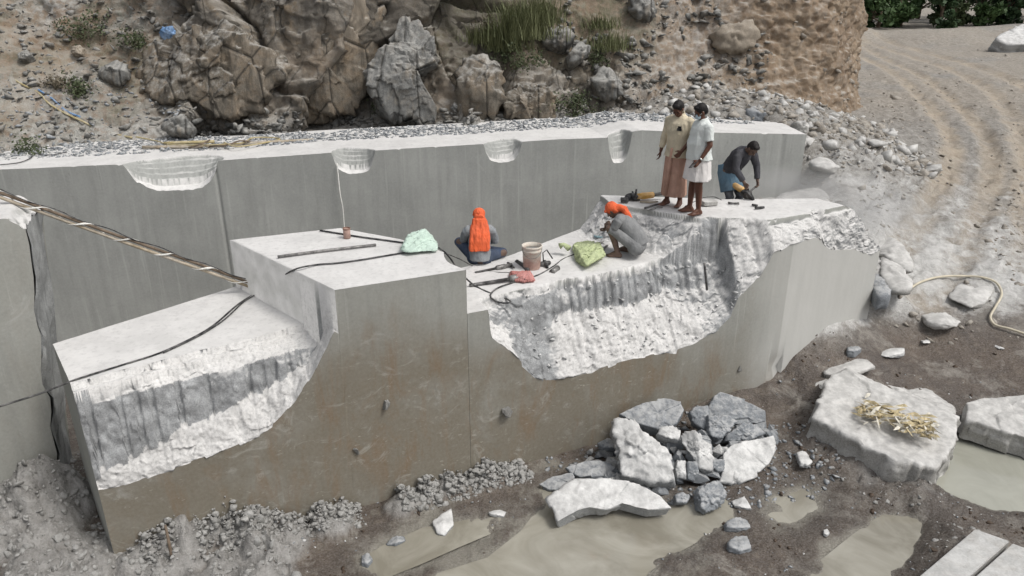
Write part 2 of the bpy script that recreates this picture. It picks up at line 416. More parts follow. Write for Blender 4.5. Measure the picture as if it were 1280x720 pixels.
def heightblock(name, front, back, segs, nt, zf, zbase, mats, tpow=1.0, skirt=14, post=None, attrs=None, parent=None, wob=.008, rough_sides=None):
    "solid block: top sheet between a front and a back polyline (height zf), walls down to zbase"
    S = []
    for i in range(len(front)-1):
        S += list(i + np.linspace(0, 1, segs[i], endpoint=False))
    S.append(len(front)-1); S = np.array(S); k = np.arange(len(front))
    fr = np.stack([np.interp(S, k, [p[0] for p in front]), np.interp(S, k, [p[1] for p in front])], 1)
    bk = np.stack([np.interp(S, k, [p[0] for p in back]), np.interp(S, k, [p[1] for p in back])], 1)
    T = np.linspace(0, 1, nt)**tpow
    X = fr[:, None, 0]*(1-T) + bk[:, None, 0]*T; Y = fr[:, None, 1]*(1-T) + bk[:, None, 1]*T
    SS = np.repeat(S[:, None], nt, 1)
    z, at = zf(X.ravel(), Y.ravel(), SS.ravel())
    Z = z.reshape(X.shape); nu = len(S)
    A = {kk: [v] for kk, v in at.items()}
    V = [np.stack([X.ravel(), Y.ravel(), Z.ravel()], 1)]; Fc = [grid_faces(nu, nt)]
    off = nu*nt
    def wall(idx_i, idx_j, flip):
        nonlocal off
        n = len(idx_i); x = X[idx_i, idx_j]; y = Y[idx_i, idx_j]; zz = Z[idx_i, idx_j]
        w = np.linspace(0, 1, skirt)
        vz = zz[:, None]*(1-w)+zbase*w
        vx = np.repeat(x[:, None], skirt, 1); vy = np.repeat(y[:, None], skirt, 1)
        P = np.stack([vx.ravel(), vy.ravel(), vz.ravel()], 1)
        V.append(P); f = grid_faces(n, skirt, off); Fc.append(f[:, ::-1] if flip else f)
        for kk in A:
            src = at[kk].reshape(X.shape)[idx_i, idx_j]
            A[kk].append(np.repeat(src[:, None], skirt, 1).ravel()*0 + (0 if kk == 'chip' else 0))
        off += n*skirt
    I = np.arange(nu); J = np.arange(nt)
    wall(I, np.zeros(nu, int), True); wall(I, np.full(nu, nt-1), False)
    wall(np.zeros(nt, int), J, False); wall(np.full(nt, nu-1), J, True)
    nwall0 = nu*nt
    V = np.concatenate(V); Fc = np.concatenate(Fc); A = {kk: np.concatenate(v) for kk, v in A.items()}
    if 'chip' in A:
        ch = A['chip']*(np.arange(len(V)) < nwall0); m = ch > .01
        q = V[m]; e1 = fbm(q*3.2, 4, 900)*.06 + facet(q*5.5, 91)*.022 + fbm(q*11, 4, 901, ridge=True)*.022
        edgef = np.ones((nu, nt)); edgef[0] = edgef[-1] = 0; edgef[:, 0] = 0; edgef[:, 1] = .4; edgef[:, -1] = 0
        ii = np.nonzero(m)[0]; k = (ch[m]*edgef.ravel()[ii]*e1*smooth(0, .10, np.abs(SS.ravel()[ii]-1)))
        V[m, 0] += -fn[0]*k; V[m, 1] += -fn[1]*k; V[m, 2] += .35*k
    V, A = post(V, A, nwall0, nu, nt) if post else (V, A)
    return mesh_np(name, V, Fc, mats, parent, True, A)

def grooves(u, pitch, w, seed=0, drop=.35):
    "half-round drill holes repeated along u: 0 outside, up to 1 in a hole"
    k = np.floor(u/pitch); c = (k+.5+.25*(_h(k.astype(np.int64), np.zeros_like(k, dtype=np.int64), np.zeros_like(k, dtype=np.int64), seed)-.5))*pitch
    q = (u-c)/w; z0 = np.zeros_like(k, dtype=np.int64); on = _h(k.astype(np.int64), z0, z0, seed+50) > drop
    return np.sqrt(np.clip(1-q*q, 0, 1))*on

# ---- left stepped block
zfL = [onface(x, y) for x, y in [(128, 612), (145, 609), (188, 596), (242, 577), (304, 555), (344, 530), (369, 501), (390, 468), (408, 436), (418, 412)]]
vtL = [uv(x, y, Z_LOW) for x, y in [(92, 478), (170, 458), (250, 438), (320, 421), (385, 403)]]
print("zfL", [(round(a, 2), round(b, 2)) for a, b in zfL]); print("vtL", [(round(a, 2), round(b, 2)) for a, b in vtL])
P1c = F0 + fd*onface(418, 360)[0]
S1b = at_z(287, 300, Z_HIGH)[:2]
def z_left(X, Y, S):
    P = np.stack([X, Y], 1)-F0; u = P@fd; v = P@fn
    N = P3(X, Y)
    high = S > 1.0001
    top = np.where(high, Z_HIGH + .004*fbm(N*2, 3, 3), Z_LOW + .006*fbm(N*1.5, 3, 5))
    zf = interp(u, zfL) + (.035*fbm(P3(u*3.5, u*0), 4, 153)+.03*facet(P3(u*5, u*0), 41))*smooth(2.8, 2.5, u)
    jag = .035*fbm(N*3.5, 4, 8)+.015*facet(N*5, 3)
    vt = interp(u, vtL) + jag*.35
    sj = .05*fbm(P3(u*2.2, v*0), 2, 8)
    lip = vt*.55 + sj
    lipz = Z_LOW - np.interp(u, [0, 3.0], [.27, .17]) -.05*fbm(N*2, 3, 9)
    vl = lip + .032*grooves(u, .155, .035, 2)
    hw = np.interp(u, [0, .8, 1.6, 2.3, 3.0], [.40, .36, .27, .20, .10])*(1+.8*fbm(P3(u*1.6, u*0), 2, 12))
    wb = lipz-hw
    q = np.clip(v/np.maximum(vl, .02), 0, 1)
    slope = zf + (np.maximum(wb, zf+.02)-zf)*q**.85
    slope = slope + (.10*fbm(N*2.2, 5, 14)+.02*facet(N*4.5, 6)+.03*fbm(N*9, 4, 15, ridge=True))*np.sin(np.pi*np.clip(q, 0, 1))**.6
    ww = .11+.05*fbm(N*2, 2, 20); wl = np.clip((v-(vl-ww))/ww, 0, 1); slope = np.where(v > vl-ww, slope*(1-wl)+lipz*wl, slope)
    z = np.where(v < vl, slope, np.where(v < vt-.012, lipz + (v-vl)/(vt-vl+1e-6)*(Z_LOW-.09-lipz) + .03*fbm(N*7, 4, 16), top))
    # second thin ledge line
    z = np.where((v >= vt-.012-.09) & (v < vt-.012), np.maximum(z, Z_LOW-.075+.012*fbm(N*8, 3, 18)), z)
    top = top - np.where(v < .015, .12*np.clip(fbm(P3(u*6, u*0), 3, 152)-.2, 0, 1), 0)
    blend = smooth(3.02, 2.75, u)
    z = np.where((~high) & (v < vt), top*(1-blend)+z*blend, z)
    z = np.where(high, top, z)
    # chipped back edge of the low block
    chip = ((v < vt) & (~high)).astype(float)
    nb = np.abs(fbm(P3(u*6, v*0), 3, 33))
    pw = np.where(v < vl-ww, .85*smooth(-.6, .0, fbm(N*1.8, 4, 19)+.15), np.where(v < vl, -.22+.5*fbm(N*2.2, 3, 76), .45))*chip
    return z, {'chip': chip, 'stain': np.zeros_like(X), 'powder': pw}
def post_left(V, A, n0, nu, nt):
    W = np.arange(len(V)) >= n0
    P = V[:, :2]-F0; u = P@fd; v = P@fn
    fr = W & (np.abs(v) < 1e-4)
    z = V[:, 2]
    st = np.where(fr, smooth(2.9, 1.9, z + .5*fbm(P3(u*.7, z*.7), 3, 41))*.9+.1, 0)
    A['stain'] = st
    # end face of the low block is dusty; broken corner under the high block's left edge
    disp = .010*fbm(np.stack([u*.9, v*.9, z*.9], 1), 3, 50) + .004*fbm(np.stack([u*6, v*6, z*6], 1), 3, 51)
    V[fr, 0] += fn[0]*disp[fr]; V[fr, 1] += fn[1]*disp[fr]
    return V, A
e = .0015
lf = [F0, P1c - fd*e, P1c, SEAM-fd*.002]
Bk = [at_z(66, 430, Z_LOW)[:2], S1b-np.array([e, 0]), S1b, at_z(425, 285, Z_HIGH)[:2], at_z(500, 299, Z_HIGH)[:2], at_z(555, 314, Z_HIGH)[:2], at_z(554, 326, Z_HIGH)[:2]]
U1 = np.dot(P1c-F0, fd); U2 = np.dot(SEAM-F0, fd)
fl = [F0, P1c-fd*e, P1c, F0+fd*(U1+.55), F0+fd*(U1+.95), F0+fd*(U1+1.3), SEAM-fd*.002]
blockL = heightblock("stepped_granite_block", fl, Bk, [210, 1, 22, 16, 14, 14], 230, z_left, -.4, M_main, tpow=1.45, post=post_left)
tag(blockL, "huge sawn granite block with a low white step and broken scallop at left", "granite block")

# ---- right working block: middle terrace, upper slab and a long scallop
zfR = [(onface(583, 380)[0], 2.60)] + [onface(x, y) for x, y in [(592, 392), (603, 397), (610, 416), (622, 427), (640, 443), (655, 458), (668, 471), (682, 476), (705, 474), (740, 466), (775, 453), (800, 446), (845, 440), (870, 428), (894, 415), (912, 397), (922, 374), (950, 345), (966, 318)]]
zfR += [(LF+.001, onface(976, 309)[1])] + [onface2(x, y) for x, y in [(1000, 303), (1024, 296), (1030, 308), (1042, 312), (1060, 312), (1088, 318)]]
vtR = [(0, 0.02)] + [uv(x, y, Z_MID) for x, y in [(592, 378), (640, 370), (700, 360), (764, 345), (841, 327), (905, 316), (945, 310)]] + [(LF, .12), (LF+9, .12)]
vlR = [uv(x, y, Z_MID-.15) for x, y in [(592, 392), (640, 380), (690, 368), (736, 360), (780, 352), (830, 337), (880, 332), (925, 326)]]
print("zfR", [(round(a, 2), round(b, 2)) for a, b in zfR]); print("vtR", [(round(a, 2), round(b, 2)) for a, b in vtR]); print("vlR", [(round(a, 2), round(b, 2)) for a, b in vlR])
slab_poly = [at_z(x, y, Z_SLAB)[:2] for x, y in [(754, 246), (762, 253), (782, 257), (830, 265), (879, 272), (930, 281), (966, 274), (1000, 268), (1029, 262)]]+[at_z(1060, 264, 3.0)[:2], (5.9, 12.5)]
slab_poly = np.array(slab_poly)
slab_back = [(6.0, 13.2), (5, 14), (1.0, 14), (1.35, 12.9)]
SP = np.concatenate([slab_poly, np.array(slab_back)])
print("slab", np.round(slab_poly, 2).tolist())
def sdf_poly(X, Y, P):
    n = len(P); d = np.full(len(X), 1e9); ins = np.zeros(len(X), bool)
    for i in range(n):
        a = P[i]; b = P[(i+1) % n]; ex, ey = b-a; wx, wy = X-a[0], Y-a[1]
        t = np.clip((wx*ex+wy*ey)/(ex*ex+ey*ey), 0, 1); d = np.minimum(d, np.hypot(wx-ex*t, wy-ey*t))
        c = ((a[1] <= Y) != (b[1] <= Y)) & (X < a[0]+(Y-a[1])/((b[1]-a[1]) if abs(b[1]-a[1]) > 1e-9 else 1e-9)*(b[0]-a[0]))
        ins ^= c
    return np.where(ins, -d, d)
def z_right(X, Y, S):
    P = np.stack([X, Y], 1)-F0; u = P@fd; v = P@fn
    P2 = np.stack([X, Y], 1)-F1; u2 = P2@gd; v2 = P2@gn
    on2 = S > 4.0
    uu = np.where(on2, LF+np.maximum(u2, 0), np.minimum(u, LF+.3)); vv = np.where(on2, v2, v)
    vv = np.maximum(vv, 0)
    N = P3(X, Y)
    mid = Z_MID + np.clip((v-.5)*.035, 0, .12) + .012*fbm(N*1.6, 4, 61) + .004*fbm(N*9, 2, 62)
    jag = .06*fbm(N*2.6, 4, 63)+.03*facet(N*4, 8)
    sd = sdf_poly(X, Y, SP)
    sdj = sd + jag*.28*smooth(.0, .15, np.abs(sd))
    capz = np.interp(uu, [LF+1.35, LF+1.6, LF+1.85, LF+2.15, 12.4], [Z_SLAB, 3.02, 2.80, 2.45, 2.18]) + .02*fbm(N*4, 3, 81)
    stp = Z_SLAB - np.interp(sdj, [-9, 0, .012, .10, .26, .42, .62], [0, 0, .09, .17, .34, .50, .62])
    stp = stp + (.055*fbm(N*4, 5, 65)+.03*facet(N*6, 9))*smooth(.01, .1, sdj)*smooth(.7, .4, sdj)
    top = np.maximum(mid, stp)
    zf = interp(uu, zfR) + (.04*fbm(P3(uu*3.5, uu*0), 4, 154)+.035*facet(P3(uu*5, uu*0), 42))*smooth(4.55, 4.8, uu)
    vt = np.maximum(interp(uu, vtR)+jag*.25, interp(uu, vlR)+.09)
    vl = np.maximum(.06+interp(uu, vlR)+.09*fbm(P3(uu*2.0, vv*0), 3, 64), .05)
    inS = smooth(.0, .35, uu-onface(583, 380)[0])*smooth(LF-.35, LF-1.0, uu)
    gr = grooves(uu, .14, .036, 5)*smooth(onface(690, 380)[0], onface(735, 380)[0], uu)
    vl2 = vl + .038*gr
    lipz = Z_MID-.13-.06*fbm(N*2.1, 3, 66)
    hw = np.interp(uu, [5, 5.6, 6.4, 7.4, 8.3, 9.0], [.12, .26, .18, .26, .18, .1])*(1+.7*fbm(P3(uu*1.7, uu*0), 2, 67))
    wb = np.maximum(lipz-hw, zf+.02)
    q = np.clip(vv/np.maximum(vl2, .02), 0, 1)
    slope = zf + (wb-zf)*q**.8
    slope = slope + (.15*fbm(N*1.8, 5, 68)+.03*facet(N*3.4, 13)+.035*fbm(N*8, 4, 69, ridge=True)+.012*facet(N*8, 14))*np.sin(np.pi*np.clip(q, 0, 1))**.6
    ww = .13+.06*fbm(N*2, 2, 20); wl = np.clip((vv-(vl2-ww))/ww, 0, 1); slope = np.where(vv > vl2-ww, slope*(1-wl)+lipz*wl, slope)
    sc = np.where(vv < vl2, slope, np.where(vv < vt, lipz+(vv-vl2)/(np.maximum(vt-vl2, .02))*.1+.035*fbm(N*6, 4, 70)+.02*facet(N*7, 15), 9.0))
    sc = sc*inS + 9.0*(1-inS)
    # near the right corner and along the far face: steep broken edge with sweeping ridges
    edge = zf + np.interp(vv*(1+4*smooth(LF+.7, LF+1.2, uu)), [0, .06, .2, .45, .8], [0, .16, .38, .75, 1.6]) + .02*fbm(N*5, 4, 71) - .03*grooves(uu, .10, .03, 9)*smooth(.0, .1, vv)
    edge = np.where(uu > LF-1.3, edge, 9.0)
    z = np.minimum(np.minimum(np.minimum(top, sc), edge), np.maximum(capz, zf+.01))
    # grooved drill-hole wall left standing at the corner notch
    chip = np.clip(((z < top-.02) & (vv < 1.2)).astype(float) + smooth(.005, .02, sdj)*smooth(.66, .5, sdj), 0, 1)
    u0_ = onface(583, 380)[0]
    dk = smooth(.75, .35, np.abs(uu-(u0_+.85)))*smooth(-.1, .2, fbm(N*1.6, 4, 74)+.12) + .8*smooth(.16, .05, sd)*0
    pw = np.where(vv < vl2-ww, .85*smooth(-.55, .0, fbm(N*1.5, 4, 73)+.1) - 1.1*dk, np.where(vv < vl2, -.12+.5*fbm(N*2.2, 3, 76), .45))*chip*inS + (1-inS)*chip*.55
    pw = np.where((sdj < .62) & (uu < LF-.9), np.where(sdj > .0, -.02+.7*fbm(N*1.4, 4, 75), 0), pw)*chip
    pw = np.where(uu >= LF-.9, chip*(.45+.5*fbm(N*1.6, 4, 82)), pw)
    return z, {'chip': chip, 'stain': np.zeros_like(X), 'powder': pw}
def post_right(V, A, n0, nu, nt):
    W = np.arange(len(V)) >= n0
    P = V[:, :2]-F0; u = P@fd; v = P@fn; P2 = V[:, :2]-F1; u2 = P2@gd; v2 = P2@gn; z = V[:, 2]
    fr = W & (np.abs(v) < 1e-3) & (u < LF+.01); f2 = W & (np.abs(v2) < 1e-3) & (u2 > .0)
    st = np.where(fr, (smooth(2.5, 1.5, z + .4*fbm(P3(u*.7, z*.7), 3, 41) + np.clip((u-6.8)*.42, 0, 1.2))*.9+.12), 0)
    A['stain'] = st; A['pale'] = np.where(f2, .9, np.where(fr, smooth(LF-.9, LF-.1, u + .3*fbm(P3(z, z*0), 2, 79))*.6, 0))
    disp = .012*fbm(np.stack([u*.9, v*.9, z*.9], 1), 3, 50) + .004*fbm(np.stack([u*6, v*6, z*6], 1), 3, 51)
    V[fr, 0] += fn[0]*disp[fr]; V[fr, 1] += fn[1]*disp[fr]
    # bites out of the vertical corner edge
    cz = np.where(W & (np.hypot(V[:, 0]-F1[0], V[:, 1]-F1[1]) < .16), 1, 0)*np.exp(-((z-.62)/.12)**2)*.16
    V[:, 0] += gn[0]*cz*.5; V[:, 1] += gn[1]*cz*.5+.2*cz
    return V, A
def fpt(px, py=340): return F0+fd*onface(px, py)[0]
fr_ = [SEAM+fd*.002, fpt(690), fpt(800), fpt(900), F1, F1+gd*1.25, F2]
bkR = [(-1.0, 10.4), tuple(at_z(630, 325, Z_MID)[:2]), tuple(at_z(722, 292, Z_MID)[:2]), tuple(at_z(754, 245, Z_SLAB)[:2]+np.array([0, .06])), tuple(at_z(905, 249, Z_SLAB)[:2]), (5.72, 12.45), tuple(F2+np.array([-.02, .30]))]
print("bkR", [(round(float(a), 2), round(float(b), 2)) for a, b in bkR])
blockR = heightblock("terraced_granite_block", fr_, bkR, [90, 80, 90, 80, 60, 50], 260, z_right, -.4, M_main, tpow=1.3, post=post_right)
tag(blockR, "terraced granite block with powdery upper slab and long broken scallop where the men work", "granite block")

# ---- far bench wall
ba = at_z(0, 212, Z_HIGH)[:2]; bb = at_z(1008, 170, Z_HIGH)[:2]
bd = (bb-ba)/np.linalg.norm(bb-ba); bn = np.array([-bd[1], bd[0]]); LB = np.linalg.norm(bb-ba)
def onb(px, py):
    p = at_plane(px, py, (*ba, 0), (*bn, 0)); return float(np.dot(p[:2]-ba, bd)), float(p[2])
print("bench", ba, bb)
NOT = []
for x0, x1, yb, dep in [(160, 283, 238, .75), (417, 471, 217, .55), (605, 651, 203, .5), (758, 788, 204, .5)]:
    u0 = onb(x0, yb)[0]; u1 = onb(x1, yb)[0]; NOT.append(((u0+u1)/2, (u1-u0)/2, onb((x0+x1)/2, yb)[1], dep))
print("notches", NOT)
bench_line = [(onb(x, y)[0], onb(x, y)[1]) for x, y in [(-200, 221), (0, 212), (160, 205), (283, 200), (415, 191), (471, 188), (605, 180), (700, 174), (757, 172), (780, 167), (800, 163), (900, 166), (1010, 168)]]
print("line", [(round(a, 2), round(b, 2)) for a, b in bench_line])
def z_bench(X, Y, S):
    P = np.stack([X, Y], 1)-ba; u = P@bd; v = P@bn; N = P3(X, Y)
    top = interp(u, bench_line) + .012*fbm(N*1.3, 4, 91) - .01*np.clip(v, 0, 1)
    z = top.copy(); chip = np.zeros_like(z); pwb = chip.copy(); z -= np.where(v < .02, .10*np.clip(fbm(P3(u*5, u*0), 3, 151)-.22, 0, 1), 0)
    for i, (c, w, zb, dep) in enumerate(NOT):
        q = (u-c)/w + .22*fbm(N*(1.6+.5*i), 3, 92+i) + .05*fbm(N*9, 2, 99)
        sh = np.sqrt(np.clip(1-np.abs(q)**3, 0, 1))
        vn = dep*sh*(.75+.35*(q if i != 1 else -q)); vn = np.maximum(vn, 1e-3)
        zlow = zb + (top-zb)*np.clip(np.abs(q), 0, 1)**4
        t = np.clip(v/vn, 0, 1)
        st = np.floor(t*5+.25*fbm(N*2, 2, 95+i))/5; fr = (t*5)-np.floor(t*5)
        e2 = zlow + (top-zlow)*np.clip(.12*t/.3*(t < .3)+(t >= .3)*(.12+.88*(.35*t+.65*np.clip(st, 0, 1))), 0, 1) + .02*fbm(N*8, 3, 98)
        ins = (np.abs(q) < 1) & (v < vn); pwb = np.where(ins, np.where(t < .32, .15, -.45), pwb)
        z = np.where(ins, np.minimum(z, e2), z); chip = np.where(ins, .3, chip)
    return z, {'chip': chip*.5, 'stain': chip*0, 'powder': pwb}
def bp(u): return ba+bd*u
us = [-6.0, 0, NOT[0][0]-1.0, NOT[0][0]+1.0, NOT[1][0]-.6, NOT[1][0]+.6, NOT[2][0]-.6, NOT[2][0]+.6, NOT[3][0]-.5, NOT[3][0]+.5, LB]
def post_b(V, A, n0, nu, nt):
    W = np.arange(len(V)) >= n0; P = V[:, :2]-ba; u = P@bd; z = V[:, 2]; v = P@bn
    fr = W & (np.abs(v) < 1e-3)
    d = .02*fbm(np.stack([u*.5, v, z*.5], 1), 3, 150) - .05*(np.floor((u-.5)/3.1+.2*fbm(P3(u*0, z*0), 1))%2)*0
    for us_ in (onb(272, 230)[0], onb(975, 200)[0]):
        d = d + .03*np.exp(-((u-us_)/.03)**2)
    V[fr, 0] += bn[0]*d[fr]; V[fr, 1] += bn[1]*d[fr]; return V, A
bench = heightblock("granite_bench", [bp(u) for u in us], [bp(u)+bn*(2.6 if u < LB else 1.6) + (bd*.25 if u >= LB else 0) for u in us],
    [40, 60, 110, 60, 80, 60, 70, 40, 70, 70], 110, z_bench, -1.4, M_bench, tpow=1.7, post=post_b)
tag(bench, "long grey sawn granite bench wall with four chipped notches behind the trench", "rock wall")

# ---- tall block at the left edge of the picture
def z_lb(X, Y, S):
    N = P3(X, Y); d = np.hypot(X+6.0, Y-8.4)
    q = S-1
    z = 3.98 + .02*fbm(N*3, 3, 120) - .16*smooth(.86, 1.0, q)*(1+fbm(N*5, 3, 121))
    return z, {'chip': .35*smooth(.8, .97, q), 'stain': q*0}
def post_lb(V, A, n0, nu, nt):
    z = V[:, 2]; W = np.arange(len(V)) >= n0
    s = (z-.3)/3.6
    end = (np.arange(len(V)) >= len(V)-nt*22)
    fr = W & ~end
    right = np.exp(-np.maximum((np.hypot(V[:, 0]+6.0, V[:, 1]-8.4))-.02, 0)/.15)
    V[:, 0] += s*.27; V[:, 1] += s*.25
    Nn = np.stack([V[:, 0]*2.2, V[:, 1]*2.2, z*1.6], 1)
    dd = .10*fbm(Nn, 4, 130)+.05*facet(Nn*1.3, 16)
    V[:, 0] += dd*right*1.0 + np.where(end, dd, 0)*1.0; V[:, 1] += dd*right*.6
    A['chip'] = np.where(end, .7, A['chip']); A['stain'] = np.where(fr, .12, 0)
    return V, A
lb = heightblock("tall_granite_block", [(-10.5, 4.4), (-7.2, 7.30), (-6.0, 8.38)], [(-11, 6.4), (-8.2, 8.7), (-6.35, 9.35)], [30, 110], 60, z_lb, -.4, M_main, skirt=22, post=post_lb)
tag(lb, "tall grey granite block at the left edge with a ragged broken corner", "granite block")
# ------------------------------------------------------------------ ground: one sheet from the camera to the horizon
ctrl = [(1087, 395, .75), (965, 480, .28), (748, 550, .03), (650, 577, .03), (150, 712, .1), (400, 690, .03), (20, 610, .35), (60, 700, .3), (860, 690, .04), (1280, 700, .1), (1100, 600, .06),
        (1280, 600, .03), (1150, 440, .35), (1280, 430, .6), (1120, 350, 1.15), (1280, 330, 1.2), (1060, 262, 2.15), (1200, 220, 1.9), (1280, 200, 2.0), (1050, 205, 2.45),
        (1110, 290, 1.65), (1100, 150, 2.3), (1200, 130, 2.3), (1280, 110, 2.4), (600, 640, .03), (700, 700, .0), (1000, 640, .05), (1010, 540, .12)]
C = [at_z(x, y, z) for x, y, z in ctrl]
C += [(-6, 11, 0), (-3, 12.5, 0), (0, 13.2, 0), (-9, 11, 0), (-12, 9, 0), (1.2, 14.3, .3), (3.9, 12.95, 2.55), (4.6, 13.3, 2.5), (5.6, 13.4, 2.3), (6.8, 13.2, 1.6), (3.0, 14.8, 1.0), (5.2, 15.8, 1.8), (7.0, 17.2, 2.2), (7.6, 18.6, 2.9), (8.6, 18.3, 2.6), (4.5, 19.5, 3.3), (7.0, 19.5, 3.35), (-10, 6, .3), (-6, 5, .1), (0, 3, 0), (8, 3, .1),
      (-10, 18.5, 3.0), (-4, 19.5, 3.05), (2, 20, 3.1), (6, 20.8, 3.6), (8.6, 21.5, 3.0), (12, 30, 2.4), (16, 45, 2.3), (27, 50, 2.5), (40, 80, 2.8), (30, 120, 3.6), (60, 60, 4), (25, 20, 2.2), (40, 30, 3), (20, 8, 1.0), (12, 3, .2), (-20, 25, 3.2), (-20, 60, 4), (0, 60, 4), (-20, 8, 2), (90, 160, 7), (-60, 160, 7)]
C = np.array([list(c) for c in C], float)
def rbf_fit(P, v):
    n = len(P); D = np.hypot(P[:, None, 0]-P[None, :, 0], P[:, None, 1]-P[None, :, 1])
    A = np.zeros((n+3, n+3)); A[:n, :n] = D + np.eye(n)*-.02; A[:n, n] = 1; A[:n, n+1:] = P; A[n, :n] = 1; A[n+1:, :n] = P.T
    return np.linalg.solve(A, np.concatenate([v, [0, 0, 0]]))
W_ = rbf_fit(C[:, :2], C[:, 2])
def base_z(X, Y):
    out = W_[len(C)] + W_[len(C)+1]*X + W_[len(C)+2]*Y
    for i in range(len(C)): out = out + W_[i]*np.sqrt((X-C[i, 0])**2+(Y-C[i, 1])**2+.02)
    return out
# puddles, outlined on the pit floor
PUD = {
 'a': ([(555, 724), (590, 706), (640, 690), (672, 664), (690, 640), (690, 610), (740, 615), (800, 640), (862, 634), (900, 628), (905, 650), (868, 664), (832, 684), (800, 704), (780, 730)], .0),
 'b': ([(1172, 592), (1190, 560), (1206, 526), (1230, 530), (1300, 545), (1300, 632), (1245, 637), (1200, 624), (1178, 610)], .0),
 'c': ([(1022, 726), (1040, 698), (1072, 672), (1105, 648), (1135, 642), (1160, 655), (1158, 676), (1130, 700), (1118, 726)], .0),
 'd': ([(462, 700), (490, 682), (530, 664), (578, 655), (612, 650), (604, 668), (566, 684), (530, 700), (490, 716)], .0),
 'e': ([(948, 640), (960, 615), (1000, 600), (1035, 612), (1030, 645), (1000, 668), (960, 665)], .0)}
PUDP = {k: np.array([at_z(x, y, z)[:2] for x, y in p]) for k, (p, z) in PUD.items()}
# wheel tracks and road
def pathd(X, Y, pts):
    d = np.full(len(X), 1e9); s = np.zeros(len(X)); acc = 0
    for a, b in zip(pts[:-1], pts[1:]):
        e_ = b-a; L = np.hypot(*e_); wx, wy = X-a[0], Y-a[1]; t = np.clip((wx*e_[0]+wy*e_[1])/(L*L), 0, 1)
        dd = np.hypot(wx-e_[0]*t, wy-e_[1]*t); m = dd < d; d = np.where(m, dd, d); s = np.where(m, acc+t*L, s); acc += L
    return d, s
def gpath(px): return [at_z(x, y, z)[:2] for x, y, z in px]
TR1 = [np.array([p.x, p.y]) for p in catmull([(*p, 0) for p in gpath([(1150, 350, 1.15), (1172, 300, 1.5), (1200, 250, 1.8), (1215, 205, 2.0), (1205, 165, 2.15), (1172, 125, 2.3), (1125, 90, 2.35), (1075, 62, 2.4), (1050, 50, 2.4)])], 5)]
TR2 = [np.array([p.x, p.y]) for p in catmull([(*p, 0) for p in gpath([(1340, 330, 1.3), (1330, 220, 1.9), (1300, 155, 2.1), (1260, 115, 2.3), (1200, 84, 2.4), (1130, 62, 2.45), (1080, 50, 2.5)])], 5)]
